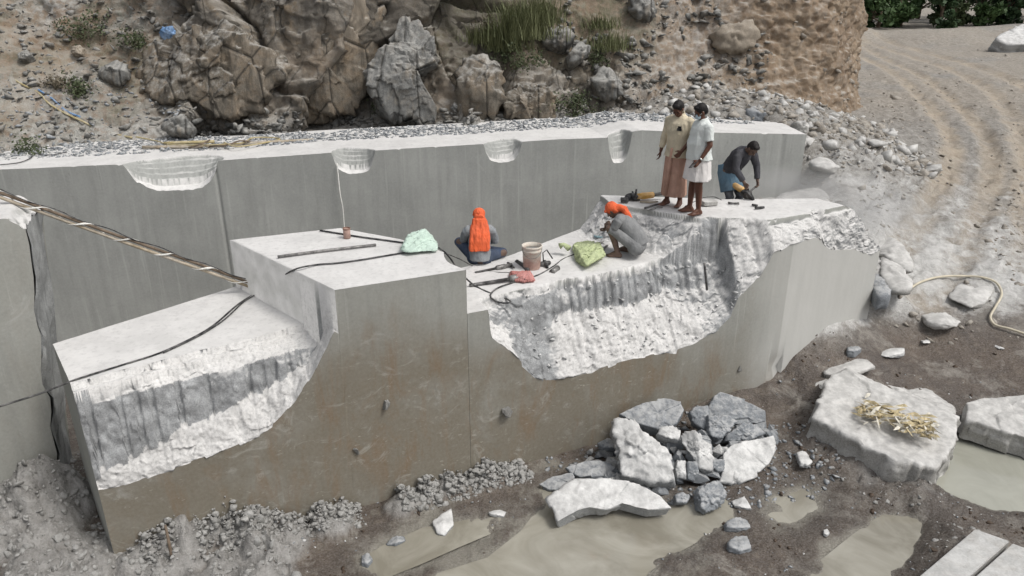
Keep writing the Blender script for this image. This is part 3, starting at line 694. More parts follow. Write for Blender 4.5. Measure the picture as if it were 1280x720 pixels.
def ground_z(X, Y, want=False):
    X = np.asarray(X, float); Y = np.asarray(Y, float)
    N = P3(X, Y); far = np.hypot(X, Y)
    b = base_z(X, Y)
    pitf = smooth(1.5, .5, b)*smooth(15, 12, Y)
    rough_ = (1-pitf)
    z = b + .05*fbm(N*.7, 3, 201) + (.030+.13*rough_*smooth(55, 25, far))*fbm(N*2.3, 5, 202) + (.022+.03*rough_)*fbm(N*7, 4, 203, billow=True)*smooth(40, 15, far)
    z += rough_*.06*np.maximum(facet(N*1.9, 21), -.1)*smooth(30, 18, far)
    # lumpy cliff-foot rubble
    rub = smooth(15.5, 17.5, Y)*smooth(27, 22, Y)*smooth(11, 8.5, X)
    z += rub*(.22*fbm(N*.9, 4, 204)+.12*np.maximum(facet(N*1.6, 22), 0)+.05*facet(N*4, 23))
    # slurry heaps against the block
    def heap(px, py, zg, r, h, seed):
        p = at_z(px, py, zg); d = np.hypot((X-p[0]), (Y-p[1]))/r
        return h*np.clip(1-d*d, 0, 1)**.7*(1+.9*fbm(N*2.6, 4, seed)+.35*facet(N*5, seed))
    hp = 0
    for k, (px, py, r, h) in enumerate([(30, 665, .9, .36), (75, 650, .5, .3), (90, 730, .8, .18), (205, 705, .5, .26), (240, 672, .42, .30), (300, 660, .40, .34), (345, 678, .45, .30), (300, 730, .7, .20), (415, 650, .32, .24), (500, 628, .26, .14), (520, 618, .26, .14), (545, 608, .26, .14), (570, 600, .26, .12), (610, 592, .28, .10)]):
        hp = hp + heap(px, py, .1, r, h, 300+k)
    z += hp + smooth(0, .1, hp)*.11*fbm(N*5, 5, 320, billow=True)
    # ridge of slurry under the large slab rock
    for k, (px, py, r, h) in enumerate([(1040, 560, .8, .2), (1110, 600, .7, .14), (1170, 620, .5, .1), (1000, 505, .7, .12), (1195, 690, .7, .10)]):
        z += heap(px, py, .1, r, h, 340+k)
    ub = (X-ba[0])*bd[0]+(Y-ba[1])*bd[1]; vb = (X-ba[0])*bn[0]+(Y-ba[1])*bn[1]
    zt = np.interp(ub, [-3, LB-7, LB-3.2, LB, LB+1.5], [-.9, -.9, 1.1, 1.95, 2.5])
    tm = smooth(-4.3, -3.3, vb)*smooth(.6, .3, vb)*smooth(LB+1.2, LB, ub)*smooth(-10, -8, ub)
    z = z*(1-tm)+np.minimum(z, zt+.12*fbm(N*1.5, 4, 395))*tm
    under = smooth(.1, .3, vb)*smooth(2.4, 1.8, vb)*smooth(LB+.1, LB-.2, ub); z = z*(1-under)+np.minimum(z, 2.7)*under
    wet = np.zeros_like(z)
    for k, P in PUDP.items():
        sd = sdf_poly(X, Y, P) + .24*fbm(N*1.6, 5, 360)
        f = smooth(.30, -.30, sd); dep = .07 if k not in 'e' else .012
        z = z*(1-f) + (-dep + .030*fbm(N*3, 4, 361))*f
        wet = np.maximum(wet, smooth(.8, -.1, sd))
    d1, s1 = pathd(X, Y, TR1); d2, s2 = pathd(X, Y, TR2)
    w1 = smooth(.32, .0, np.abs(d1-.50)-.12 + .22*fbm(N*.9, 3, 371)); w2 = smooth(.45, .0, np.abs(d2-.75)-.18+.3*fbm(N*.7, 3, 372))
    tread = .05*np.sin(s1*2*np.pi/.28)*smooth(.75, .6, d1)*smooth(.2, .35, d1)*smooth(30, 22, far)
    rn = np.clip(.75+1.3*fbm(N*.55, 3, 378), .1, 1.4)*.6
    z += rn*((-.15*np.exp(-((d1-.50)/.20)**2)+.07*np.exp(-((d1-.95)/.25)**2)) + (-.16*np.exp(-((d2-.75)/.26)**2)+.08*np.exp(-((d2-1.3)/.3)**2))) + tread + .05*fbm(P3(d1*2.2, s1*.25), 3, 396, ridge=True)*smooth(6, 3, np.minimum(d1, d2))*rough_ + rough_*.08*fbm(N*1.3, 4, 398, billow=True)*smooth(.9, 1.8, np.minimum(d1, d2))*smooth(45, 25, far)
    # far berm beyond the road
    z += .25*smooth(3, 0, np.abs(Y-54-.25*(X-20)+3*fbm(N*.05, 2, 5)))*smooth(14, 20, X)*(1+.8*fbm(N*.35, 4, 373))
    for cx, cy, rr, hh in [(32, 40, 4, 1.2), (36, 46, 5, 1.1), (30, 33, 3, .8), (27.5, 52, 3.5, .5), (22, 54, 3, .4)]:
        z += hh*np.clip(1-((X-cx)**2+(Y-cy)**2)/rr**2, 0, 1)*(1+.5*fbm(N*.8, 4, 374))
    if not want: return z
    mudc = np.clip(pitf*1.05 + .25*fbm(N*.9, 4, 380), 0, 1)
    mudc = np.maximum(mudc*smooth(1.15+.3*0, .55, b+.25*fbm(N*.9, 3, 389)), wet)*(1-.9*smooth(.03, .18, hp))
    right = smooth(6.0, 8.0, X-.35*(Y-9)+.8*fbm(N*.6, 4, 381))
    pale = smooth(.35, 1.0, b + .35*fbm(N*.7, 4, 382))*smooth(26, 17, Y)
    # the dry powdery patch on the floor between puddles, and the apron below the cutting men
    dust = np.clip(pale*(.42+.5*smooth(19, 12.5, Y)) + .22*fbm(N*.5, 3, 383), 0, 1)
    near = np.exp(-((X-6.5)**2+(Y-14)**2)/9.0); dust = np.clip(dust+.55*near, 0, 1)
    tan = np.maximum(w1*(.55+.45*smooth(14, 20, Y)), w2*.9*smooth(12, 18, Y))*np.clip(.75+.9*fbm(N*1.2, 4, 399), 0, 1)
    tan = np.maximum(tan, smooth(22, 30, Y)*.35*smooth(.2, .5, fbm(N*.2, 3, 384)+.5))
    slurry = np.clip(smooth(.02, .12, hp) + .8*smooth(1.6, .2, np.hypot(X-5.3, Y-8.9))*smooth(-.2, .3, fbm(N*1.3, 4, 385)+.1)*(1-smooth(.1, .6, wet)), 0, 1)
    rubc = rub*.25
    return z, dict(silt=smooth(.025, -.005, z)*(wet > .02), damp=wet, mud=mudc, dust=dust*(1-tan*.75)*(1-mudc), tan=tan, slurry=slurry)
nr, na = 560, 740
rr = 3.2*(260/3.2)**np.linspace(0, 1, nr); aa = np.radians(np.linspace(-64, 58, na))
RR, AA = np.meshgrid(rr, aa, indexing='ij'); GX = (RR*np.sin(AA)).ravel(); GY = (RR*np.cos(AA)).ravel()
gz, ga = ground_z(GX, GY, True)
og = mesh_np("ground", np.stack([GX, GY, gz], 1), grid_faces(nr, na), M_ground, attrs=ga)
# the quad winding above faces down; flip so normals point up
og.data.flip_normals(); tag(og, kind="structure")
def gz1(x, y): return float(ground_z(np.array([x]), np.array([y]))[0])

# muddy puddle water
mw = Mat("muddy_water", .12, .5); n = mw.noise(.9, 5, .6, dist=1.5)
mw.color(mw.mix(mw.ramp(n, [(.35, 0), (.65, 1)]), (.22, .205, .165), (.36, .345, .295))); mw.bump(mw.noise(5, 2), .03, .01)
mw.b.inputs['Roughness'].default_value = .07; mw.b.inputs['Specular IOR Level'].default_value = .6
mw2 = Mat("silty_water", .12, .5); n = mw2.noise(1.1, 4, .6, dist=1.2)
mw2.color(mw2.mix(mw2.ramp(n, [(.35, 0), (.65, 1)]), (.30, .30, .255), (.36, .36, .31))); mw2.bump(mw2.noise(4, 2), .02, .01)
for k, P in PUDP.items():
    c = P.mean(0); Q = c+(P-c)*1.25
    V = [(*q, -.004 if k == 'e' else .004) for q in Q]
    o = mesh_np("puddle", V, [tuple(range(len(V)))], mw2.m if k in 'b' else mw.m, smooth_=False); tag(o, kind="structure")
    if o.data.polygons[0].normal.z < 0: o.data.flip_normals()

# ------------------------------------------------------------------ hillside: cliff, soil slope and headland as one displaced sheet
# plan points of the foot, run (m back) and rise (m up) at the top
foot = [  # x, y, z0, batter (run/rise), rise
 (-19.0, 12.5, 2.6, 1.5, 6.0), (-13.0, 14.6, 3.0, 1.6, 6.0), (-10.2, 16.6, 3.05, 1.5, 6.2), (-8.6, 17.7, 3.05, 1.0, 6.4), (-7.4, 18.3, 3.05, .50, 6.6),
 (-4.4, 18.9, 3.05, .22, 7.0), (-3.1, 19.1, 3.05, .28, 7.0), (-1.4, 19.0, 3.05, .50, 7.0), (.2, 19.3, 3.05, .70, 7.0), (2.4, 19.9, 3.05, .85, 7.0), (4.6, 21.4, 3.3, .75, 7.0),
 (6.6, 22.6, 3.3, .42, 7.0), (8.6, 23.2, 3.0, .22, 7.0), (10.4, 24.8, 2.6, .10, 7.2), (11.7, 27.2, 2.3, .08, 7.2), (12.0, 30.5, 2.3, .12, 7.2), (11.0, 36.0, 2.5, .2, 7.0), (8.0, 46, 3, .3, 6)]
foot = np.array(foot); kk = np.arange(len(foot)); NS, NT = 800, 270
seg = np.concatenate([[0], np.cumsum(np.hypot(*np.diff(foot[:, :2], axis=0).T))])
s_ = np.linspace(0, seg[-1], NS)
# smooth plan curve
FX = np.array([catmull([(a, b, c) for a, b, c in foot[:, :3]], 20)]).reshape(-1, 3); FB = np.array([catmull([(a, b, 0) for a, b in foot[:, 3:5]], 20)]).reshape(-1, 3)
sg = np.concatenate([[0], np.cumsum(np.hypot(*np.diff(FX[:, :2], axis=0).T))])
s_ = np.linspace(0, sg[-1], NS)
fx, fy, fz = [np.interp(s_, sg, FX[:, i]) for i in range(3)]; fb = np.interp(s_, sg, FB[:, 0]); fh = np.interp(s_, sg, FB[:, 1])
tx, ty = np.gradient(fx), np.gradient(fy); L_ = np.hypot(tx, ty); bx, by = -ty/L_, tx/L_
# smooth the backward direction so the sheet does not fold
def sm(a, k=41):
    w = np.hanning(k); w /= w.sum(); return np.convolve(np.pad(a, k//2, mode='edge'), w, 'valid')
bx, by = sm(bx), sm(by)
T = np.linspace(-.12, 1.25, NT)
TT = np.clip(T, -1, 1)[None, :]; EX = np.clip(T-1, 0, 9)[None, :]
hh = TT*fh[:, None]
toe = -.9*np.clip(.16-TT, 0, 1)*1.5
run = fb[:, None]*hh + toe + EX*30
HX = fx[:, None]+bx[:, None]*run; HY = fy[:, None]+by[:, None]*run; HZ = fz[:, None]+hh + EX*1.5
Pn = np.stack([HX.ravel(), HY.ravel(), HZ.ravel()], 1)
G = Pn.reshape(NS, NT, 3); du = np.gradient(G, axis=0); dv = np.gradient(G, axis=1); nn = np.cross(du, dv).reshape(-1, 3); nn /= np.linalg.norm(nn, axis=1)[:, None]+1e-9
xs, ys, zs = Pn.T
Sg = np.repeat(s_[:, None], NT, 1).ravel(); Tg = np.repeat(T[None, :], NS, 0).ravel()
hgt = zs-3.0
# where bare rock shows: the central cliff
rockm = smooth(-9.2, -7.4, xs)*smooth(4.4, 2.2, xs)*smooth(-.7, .2, 1.6*fbm(Pn*.35, 4, 401)+.35)
rockm *= 1-smooth(-1.0, .6, xs)*smooth(.8, 2.2, hgt+.8*fbm(Pn*.5, 3, 402))*.85
slope_l = smooth(-7.6, -9.2, xs)
head = smooth(5.0, 7.5, xs)
d = .45*fbm(Pn*.28, 4, 410) + .16*fbm(Pn*1.3, 5, 411) + .05*fbm(Pn*5, 4, 412, billow=True)
Pf = (Pn+.5*np.stack([fbm(Pn*.5, 3, 405), fbm(Pn*.5, 3, 406), fbm(Pn*.5, 3, 407)], 1))*np.array([.42, .42, .26]); ff = facet(Pf, 31); f1, f2, _, _ = worley(Pf, 31)
d += rockm*(1.15*ff + .13*facet(Pn*1.5, 32) + .10*fbm(Pn*2.2, 4, 408, ridge=True) - .35*smooth(.05, 0, f2-f1) + .16*facet(Pn*np.array([2.4, 2.4, 1.1]), 36))
d += (1-rockm)*(.10*np.maximum(facet(Pn*2.0, 33), 0)+.045*facet(Pn*5, 34)+.10*fbm(Pn*1.1, 4, 428, ridge=True))
# erosion rills in the soil between rocks, excavator scrapes on the headland
d += (1-rockm)*(1-slope_l)*.14*fbm(Pn*np.array([1.6, 1.6, .35]), 4, 415, ridge=True)
arc = np.sqrt((Sg-Sg[np.argmin(np.abs(xs-7.0)+np.abs(ys-23))])**2*.6+(hgt-6.5)**2*1.3)
d += head*.045*np.sin(arc*2*np.pi/.42+3.5*fbm(Pn*.5, 3, 416))*smooth(3.3, 2.0, hgt)*smooth(.2, .8, hgt)*smooth(-.15, .25, fbm(Pn*.45, 3, 417)) + head*(.22*fbm(Pn*.8, 4, 418)+.10*fbm(Pn*2.6, 4, 419, ridge=True)+.10*np.maximum(facet(Pn*1.5, 35), 0))
d *= smooth(-.15, .02, Tg)*.9+.1
Pd = Pn + nn*d[:, None]*np.where((nn[:, 1] < 0)[:, None], 1, -1)
grass = np.clip(slope_l*(.35+.9*fbm(Pn*.5, 4, 420)) + smooth(-2.6, -1.2, xs)*smooth(4.6, 3.0, xs)*smooth(.9, 2.0, hgt+.6*fbm(Pn*.6, 3, 421))*.75, 0, 1)
dark = np.clip(rockm*smooth(-.1, .35, fbm(Pn*np.array([.55, .55, .25]), 4, 422)), 0, 1) + .5*grass
gravel = np.clip(slope_l*.85*smooth(-.15, .2, fbm(Pn*.6, 4, 425)+.1) + smooth(2.0, 4.0, xs)*smooth(7.5, 5.5, xs)*.4, 0, 1)*smooth(4.5, 2.5, hgt)
gravel = np.clip(gravel+smooth(.5, .1, hgt)*smooth(4, 2, xs)*.8, 0, 1)
oh = mesh_np("hillside", Pd, grid_faces(NS, NT), M_hill, attrs=dict(rock=rockm, grass=grass, dark=np.clip(dark, 0, 1), gravel=gravel)); tag(oh, kind="structure")
# ------------------------------------------------------------------ rocks
_ico = {}
def ico(k):
    if k not in _ico:
        bm = bmesh.new(); bmesh.ops.create_icosphere(bm, subdivisions=k, radius=1)
        v = np.array([x.co[:] for x in bm.verts]); f = np.array([[q.index for q in p.verts] for p in bm.faces]); bm.free(); _ico[k] = (v, f)
    return _ico[k]
def hull_rock(seed, n=11):
    rg = np.random.RandomState(seed); bm = bmesh.new(); p = rg.normal(size=(n, 3)); p /= np.linalg.norm(p, axis=1)[:, None]; p *= rg.uniform(.7, 1.05, n)[:, None]
    for q in p: bm.verts.new(q)
    bmesh.ops.convex_hull(bm, input=bm.verts[:]); bmesh.ops.triangulate(bm, faces=bm.faces[:]); bmesh.ops.recalc_face_normals(bm, faces=bm.faces[:]); bm.verts.index_update()
    v = np.array([x.co[:] for x in bm.verts]); f = np.array([[q.index for q in t.verts] for t in bm.faces]); bm.free(); return v, f
def rock_np(sub, size, seed, ncut=11, rough=.06, sharp=.86):
    "random faceted stone: sphere cut by planes, then roughened"
    v, f = ico(sub); rg = np.random.RandomState(seed)
    n = rg.normal(size=(ncut, 3)); n /= np.linalg.norm(n, axis=1)[:, None]; h = rg.uniform(.45, .85, ncut)
    dn = v@n.T; r = np.where(dn > .05, h/np.maximum(dn, .05), 9).min(1); r = np.minimum(r, 1.05)
    p = v*r[:, None]
    if rough: p = p*(1+rough*fbm(p*2.2+seed*3.1, 3, seed)+rough*.5*fbm(p*6+seed, 2, seed+1))[:, None]
    return p*np.array(size), f
def outline_rock(name, px, mode, seed, mat, thick=(.25, .3), sub=5, rough=.05, planes=4, tilt=.35, parent=None, taper=.92, jag=.035, fq=1.0, sm=False, **tags):
    """a solid stone whose silhouette follows an outline; mode = ('z', height) lying slab, ('Y', distance) upright,
    or ('p', point, normal). thick = (towards the viewer / up, away / down)"""
    if mode[0] == 'z': p0 = np.array([0, 0, mode[1]]); n = np.array([0, 0, 1.])
    elif mode[0] == 'Y': p0 = np.array([0, mode[1], 0]); n = np.array([0, -1., 0])
    else: p0 = np.array(mode[1], float); n = np.array(mode[2], float); n /= np.linalg.norm(n)
    P = np.array([at_plane(x, y, p0, n) for x, y in px])
    c = P.mean(0); ex = P[np.argmax(np.linalg.norm(P-c, axis=1))]-c; ex -= n*ex.dot(n); ex /= np.linalg.norm(ex); ey = np.cross(n, ex)
    Q = np.stack([(P-c)@ex, (P-c)@ey], 1)
    v, f = ico(sub); rg = np.random.RandomState(seed)
    th = np.arctan2(v[:, 1], v[:, 0])
    # radius of the star polygon in each direction
    R_ = np.zeros(len(v))+1e-3; dx, dy = np.cos(th), np.sin(th)
    for i in range(len(Q)):
        a = Q[i]; b = Q[(i+1) % len(Q)]; ee = b-a; den = dx*ee[1]-dy*ee[0]
        den = np.where(np.abs(den) < 1e-9, 1e-9, den); t = (a[0]*ee[1]-a[1]*ee[0])/den; s = (a[0]*dy-a[1]*dx)/den
        ok = (t > 0) & (s >= -1e-6) & (s <= 1+1e-6); R_ = np.where(ok, np.maximum(R_, t), R_)
    rm = R_.mean(); sc = np.array([rm, rm, (thick[0]+thick[1])/2])
    w = v*sc; w /= np.linalg.norm(w, axis=1)[:, None]; 
    rho = np.hypot(w[:, 0], w[:, 1])
    r = R_/np.maximum(rho, 1e-4)
    r = np.where(w[:, 2] > 0, np.minimum(r, thick[0]/np.maximum(w[:, 2], 1e-4)), np.minimum(r, thick[1]/np.maximum(-w[:, 2], 1e-4)))
    for i in range(planes):
        a = rg.uniform(0, 6.28); up = 1 if i % 3 else -1; k = rg.uniform(.3, 1.3)*tilt*min(1, 1.6*(thick[0]+thick[1])/rm)
        m = np.array([math.cos(a)*k, math.sin(a)*k, up]); m /= np.linalg.norm(m); hh = (thick[0] if up > 0 else thick[1])*rg.uniform(.75, 1.0)
        dd = w@m; r = np.where(dd > .02, np.minimum(r, hh/np.maximum(dd, .02)), r)
    L = w*r[:, None]
    # chamfer the rim: away from the outline plane the section shrinks
    kz = np.abs(L[:, 2])/max(thick); sh = 1-(1-taper)*kz; L[:, 0] *= sh; L[:, 1] *= sh
    s_ = min(thick[0]+thick[1], rm)
    q = L/rm*2.2*fq+seed*1.7
    dr = rough*s_*((1.3 if fq >= .85 else .7)*fbm(q, 4, seed) + (1.6 if fq >= .85 else 3.4)*facet(q*1.5, seed)+(.6 if fq >= .85 else 1.0)*facet(q*4, seed+5)+.4*fbm(q*5, 3, seed+2, ridge=True))
    L = L*(1+dr/np.maximum(np.linalg.norm(L, axis=1), .05))[:, None]
    if jag: L[:, :2] *= (1+jag*fbm(q*3, 3, seed+9))[:, None]
    V = c+L[:, :1]*ex+L[:, 1:2]*ey+L[:, 2:]*n
    o = mesh_np(name, V-c, f, mat, parent, sm); o.location = c
    return tag(o, **tags)

def slab_stone(name, px, mode, seed, mat, depth=.3, rough=.02, side=.05, inset=-.02, **tags):
    "flat broken slab: jagged outline, nearly flat top, steep fractured sides"
    p0 = np.array(mode[1], float); n = np.array(mode[2], float); n /= np.linalg.norm(n)
    P = np.array([at_plane(x, y, p0, n) for x, y in px]); c = P.mean(0); ex = P[0]-c; ex -= n*ex.dot(n); ex /= np.linalg.norm(ex); ey = np.cross(n, ex)
    Q = np.stack([(P-c)@ex, (P-c)@ey], 1); m = 220; L = np.concatenate([[0], np.cumsum(np.hypot(*np.diff(np.vstack([Q, Q[:1]]), axis=0).T))]); t = np.linspace(0, L[-1], m, endpoint=False); QQ = np.vstack([Q, Q[:1]])
    O = np.stack([np.interp(t, L, QQ[:, 0]), np.interp(t, L, QQ[:, 1])], 1); O3 = P3(O[:, 0]+seed, O[:, 1])
    nr_ = O/np.linalg.norm(O, axis=1)[:, None]; O = O+nr_*(side*(.5*fbm(O3*3.5, 4, seed)+.6*facet(O3*4.5, seed)))[:, None]
    V = []; k = 26
    for i in range(k+1):
        f = i/k; r = O*f if i else O*.001; z = rough*(1.4*fbm(P3(r[:, 0]+seed, r[:, 1])*1.7, 4, seed+1)+.5*fbm(P3(r[:, 0], r[:, 1])*9, 3, seed+2)+.8*facet(P3(r[:, 0], r[:, 1])*2.2, seed+3)) - (.012 if i == k else 0)
        V.append(np.stack([r[:, 0], r[:, 1], z], 1))
    rows = 9
    for j in range(1, rows+1):
        zz = -depth*j/rows; q = np.stack([O[:, 0], O[:, 1], np.full(m, zz)], 1)*[3, 3, 3]+seed
        dd = inset*j/rows+side*(.7*fbm(q, 4, seed+4)+.9*facet(q*1.4, seed+5)); r = O+nr_*dd[:, None]; V.append(np.stack([r[:, 0], r[:, 1], np.full(m, zz)+V[k][:, 2]*(1-j/rows)], 1))
    V = np.concatenate(V); nn_ = k+1+rows; F = []
    a = np.arange(m); b = (a+1) % m; F = np.concatenate([np.stack([i*m+a, i*m+b, (i+1)*m+b, (i+1)*m+a], 1) for i in range(nn_-1)])
    W = V[:, :1]*ex+V[:, 1:2]*ey+V[:, 2:]*n; o = mesh_np(name, W, F[:, ::-1], mat, None, False); o.location = c; return tag(o, **tags)
# --- broken pile at the foot of the block: named big ones, each from its own outline
G1 = "stones of the broken pile below the block"
def lean(px, py, z, n): return ('p', tuple(at_z(px, py, z)), n)
pile = [
 # name-label, outline, plane, material, thickness, seed
 ("pale grey slab stone with ochre side leaning on the block, topmost of the pile", [(775, 517), (800, 506), (830, 498), (852, 502), (856, 513), (845, 530), (822, 536), (797, 528)], lean(815, 517, .62, (-.1, -.5, 1)), M_blue, (.06, .20), 11, 5),
 ("large lumpy white powdered boulder in the middle of the rock pile", [(766, 529), (775, 527), (792, 528), (804, 545), (822, 556), (836, 570), (842, 604), (830, 610), (800, 606), (776, 598), (772, 565), (764, 541)], lean(803, 570, .38, (-.15, -.75, 1)), M_white, (.20, .35), 12, 6),
 ("wide curved white rock shard lying over the muddy puddle", [(686, 622), (705, 604), (716, 598), (760, 598), (800, 603), (825, 618), (839, 634), (812, 637), (780, 628), (760, 637), (735, 636), (718, 640), (697, 652)], lean(755, 620, .28, (0, -.35, 1)), M_white, (.05, .13), 13, 6),
 ("dark blue-grey boulder with a pale ridge at the back of the pile", [(893, 494), (900, 490), (930, 500), (957, 513), (958, 527), (930, 530), (900, 528), (884, 518)], lean(925, 512, .38, (.1, -.8, 1)), M_blue, (.14, .22), 14, 6),
 ("angular blue-grey block stone left of the dark boulder at the pile's back", [(884, 520), (908, 521), (919, 530), (905, 545), (896, 552), (884, 546)], lean(900, 536, .40, (.2, -.8, 1)), M_blue, (.12, .2), 15, 5),
 ("rough dark rock between the grey block stone and the white shard", [(906, 545), (925, 530), (945, 531), (957, 542), (940, 550), (915, 554), (904, 552)], lean(930, 543, .30, (.1, -.9, 1)), M_blue, (.12, .2), 16, 5),
 ("spiky white rock shard at the right end of the pile", [(904, 590), (905, 566), (918, 553), (940, 550), (966, 545), (971, 562), (962, 580), (948, 590), (948, 597), (922, 604), (901, 602)], lean(935, 575, .27, (.25, -.7, 1)), M_white, (.05, .16), 17, 6),
 ("narrow twisted white stone standing in the centre of the pile", [(851, 543), (866, 538), (876, 545), (884, 562), (892, 574), (890, 590), (874, 590), (866, 572), (852, 552)], lean(872, 565, .40, (-.3, -.8, 1)), M_white, (.10, .16), 18, 5),
 ("smooth blue-grey stone at the front of the pile near the puddle", [(870, 611), (895, 601), (906, 614), (902, 630), (880, 643), (872, 637)], lean(888, 622, .14, (.3, -.9, 1)), M_blue, (.12, .14), 19, 5),
 ("flat grey flake at the far left tip of the pile", [(673, 606), (690, 596), (716, 591), (718, 599), (700, 612), (686, 612)], lean(695, 602, .10, (-.1, -.3, 1)), M_blue, (.06, .07), 20, 5),
 ("striped dark grey flake beside the left tip of the pile", [(706, 584), (730, 576), (758, 577), (772, 584), (760, 594), (725, 597)], lean(740, 586, .17, (0, -.5, 1)), M_blue, (.08, .1), 21, 5),
 ("squarish pale stone below the twisted stone, left one of a pair", [(843, 586), (846, 576), (857, 576), (857, 600), (845, 598)], lean(850, 588, .25, (0, -1.4, 1)), M_white, (.08, .12), 22, 4),
 ("squarish grey stone below the twisted stone, right one of a pair", [(858, 577), (870, 577), (872, 592), (866, 602), (858, 600)], lean(865, 589, .25, (0.1, -1.4, 1)), M_blue, (.08, .12), 23, 4),
 ("small tan-grey stone at the front of the pile beside the blue-grey one", [(842, 620), (852, 616), (863, 620), (858, 630), (843, 631)], lean(852, 624, .10, (0, -.8, 1)), M_blue, (.08, .08), 24, 4),
 ("white powdered flat stone behind the big lumpy boulder", [(826, 536), (840, 533), (851, 540), (848, 552), (832, 548), (820, 545)], lean(836, 542, .5, (0, -.5, 1)), M_white, (.08, .15), 25, 4),
 ("grey wedge stone between twisted stone and spiky white shard", [(888, 575), (904, 576), (905, 590), (895, 591), (886, 584)], lean(896, 583, .25, (.2, -.9, 1)), M_blue, (.1, .12), 26, 4),
 ("tall grey splinter stone behind the twisted white stone", [(868, 510), (884, 508), (886, 522), (880, 540), (866, 530), (860, 516)], lean(873, 523, .45, (0, -1.0, 1)), M_blue, (.1, .15), 27, 4),
 ("thin leaning grey flake at the right edge of the pile", [(957, 540), (964, 538), (974, 550), (978, 556), (970, 556)], lean(967, 547, .2, (.5, -.8, 1)), M_blue, (.03, .05), 28, 4),
 ("grey flake wedged under the left side of the big lumpy boulder", [(746, 556), (760, 548), (772, 552), (770, 562), (752, 562)], lean(760, 556, .2, (-.2, -.5, 1)), M_blue, (.06, .1), 29, 4),
]
for lab, out, pl, mt, th, sd, sub in pile:
    if sd in (11, 13, 17, 14, 20, 21):
        slab_stone('rock', out, pl, sd, mt, depth=th[0]+th[1], rough=.035, side=.035, inset=-.04, label=lab, cat='rock', group=G1); continue
    outline_rock("rock", out, pl, sd, mt, th, sub=min(sub, 5), rough=.08, planes=1 if sd in (13, 17) else 4, label=lab, cat="rock", group=G1)
rg = random.Random(5)
SM = []
for k in range(10):
    SM.append(hull_rock(700+k, 13))
protos = {}
def small_rock(loc, size, mat, seed, label, group, cat="rock", squash=(.6, 1)):
    key = (seed % 10, mat.name)
    if key not in protos:
        o = mesh_np("rock", SM[seed % 10][0], [tuple(map(int, q)) for q in SM[seed % 10][1]], mat, None, False); protos[key] = o.data; COL.objects.unlink(o); bpy.data.objects.remove(o)
    o = bpy.data.objects.new("rock", protos[key]); COL.objects.link(o)
    r = random.Random(seed); o.location = loc; o.rotation_euler = (r.uniform(-.5, .5), r.uniform(-.5, .5), r.uniform(0, 6.28))
    o.scale = (size*r.uniform(.8, 1.2), size*r.uniform(.6, 1), size*r.uniform(*squash)); tag(o, label=label, cat=cat, group=group); return o
for k in range(150):
    t = rg.random(); px = 735+235*t; py = 600-70*t+rg.uniform(-38, 38)
    if px < 770 and py < 560: continue
    zc = .05+.32*max(0, 1-abs(px-870)/110)*max(0, 1-abs(py-555)/60)
    p = at_z(px, py, zc); small_rock(p, rg.uniform(.06, .23), M_blue if rg.random() < .8 else M_white, 1000+k, "small grey broken stone filling the gaps of the rock pile", "small stones filling the rock pile")
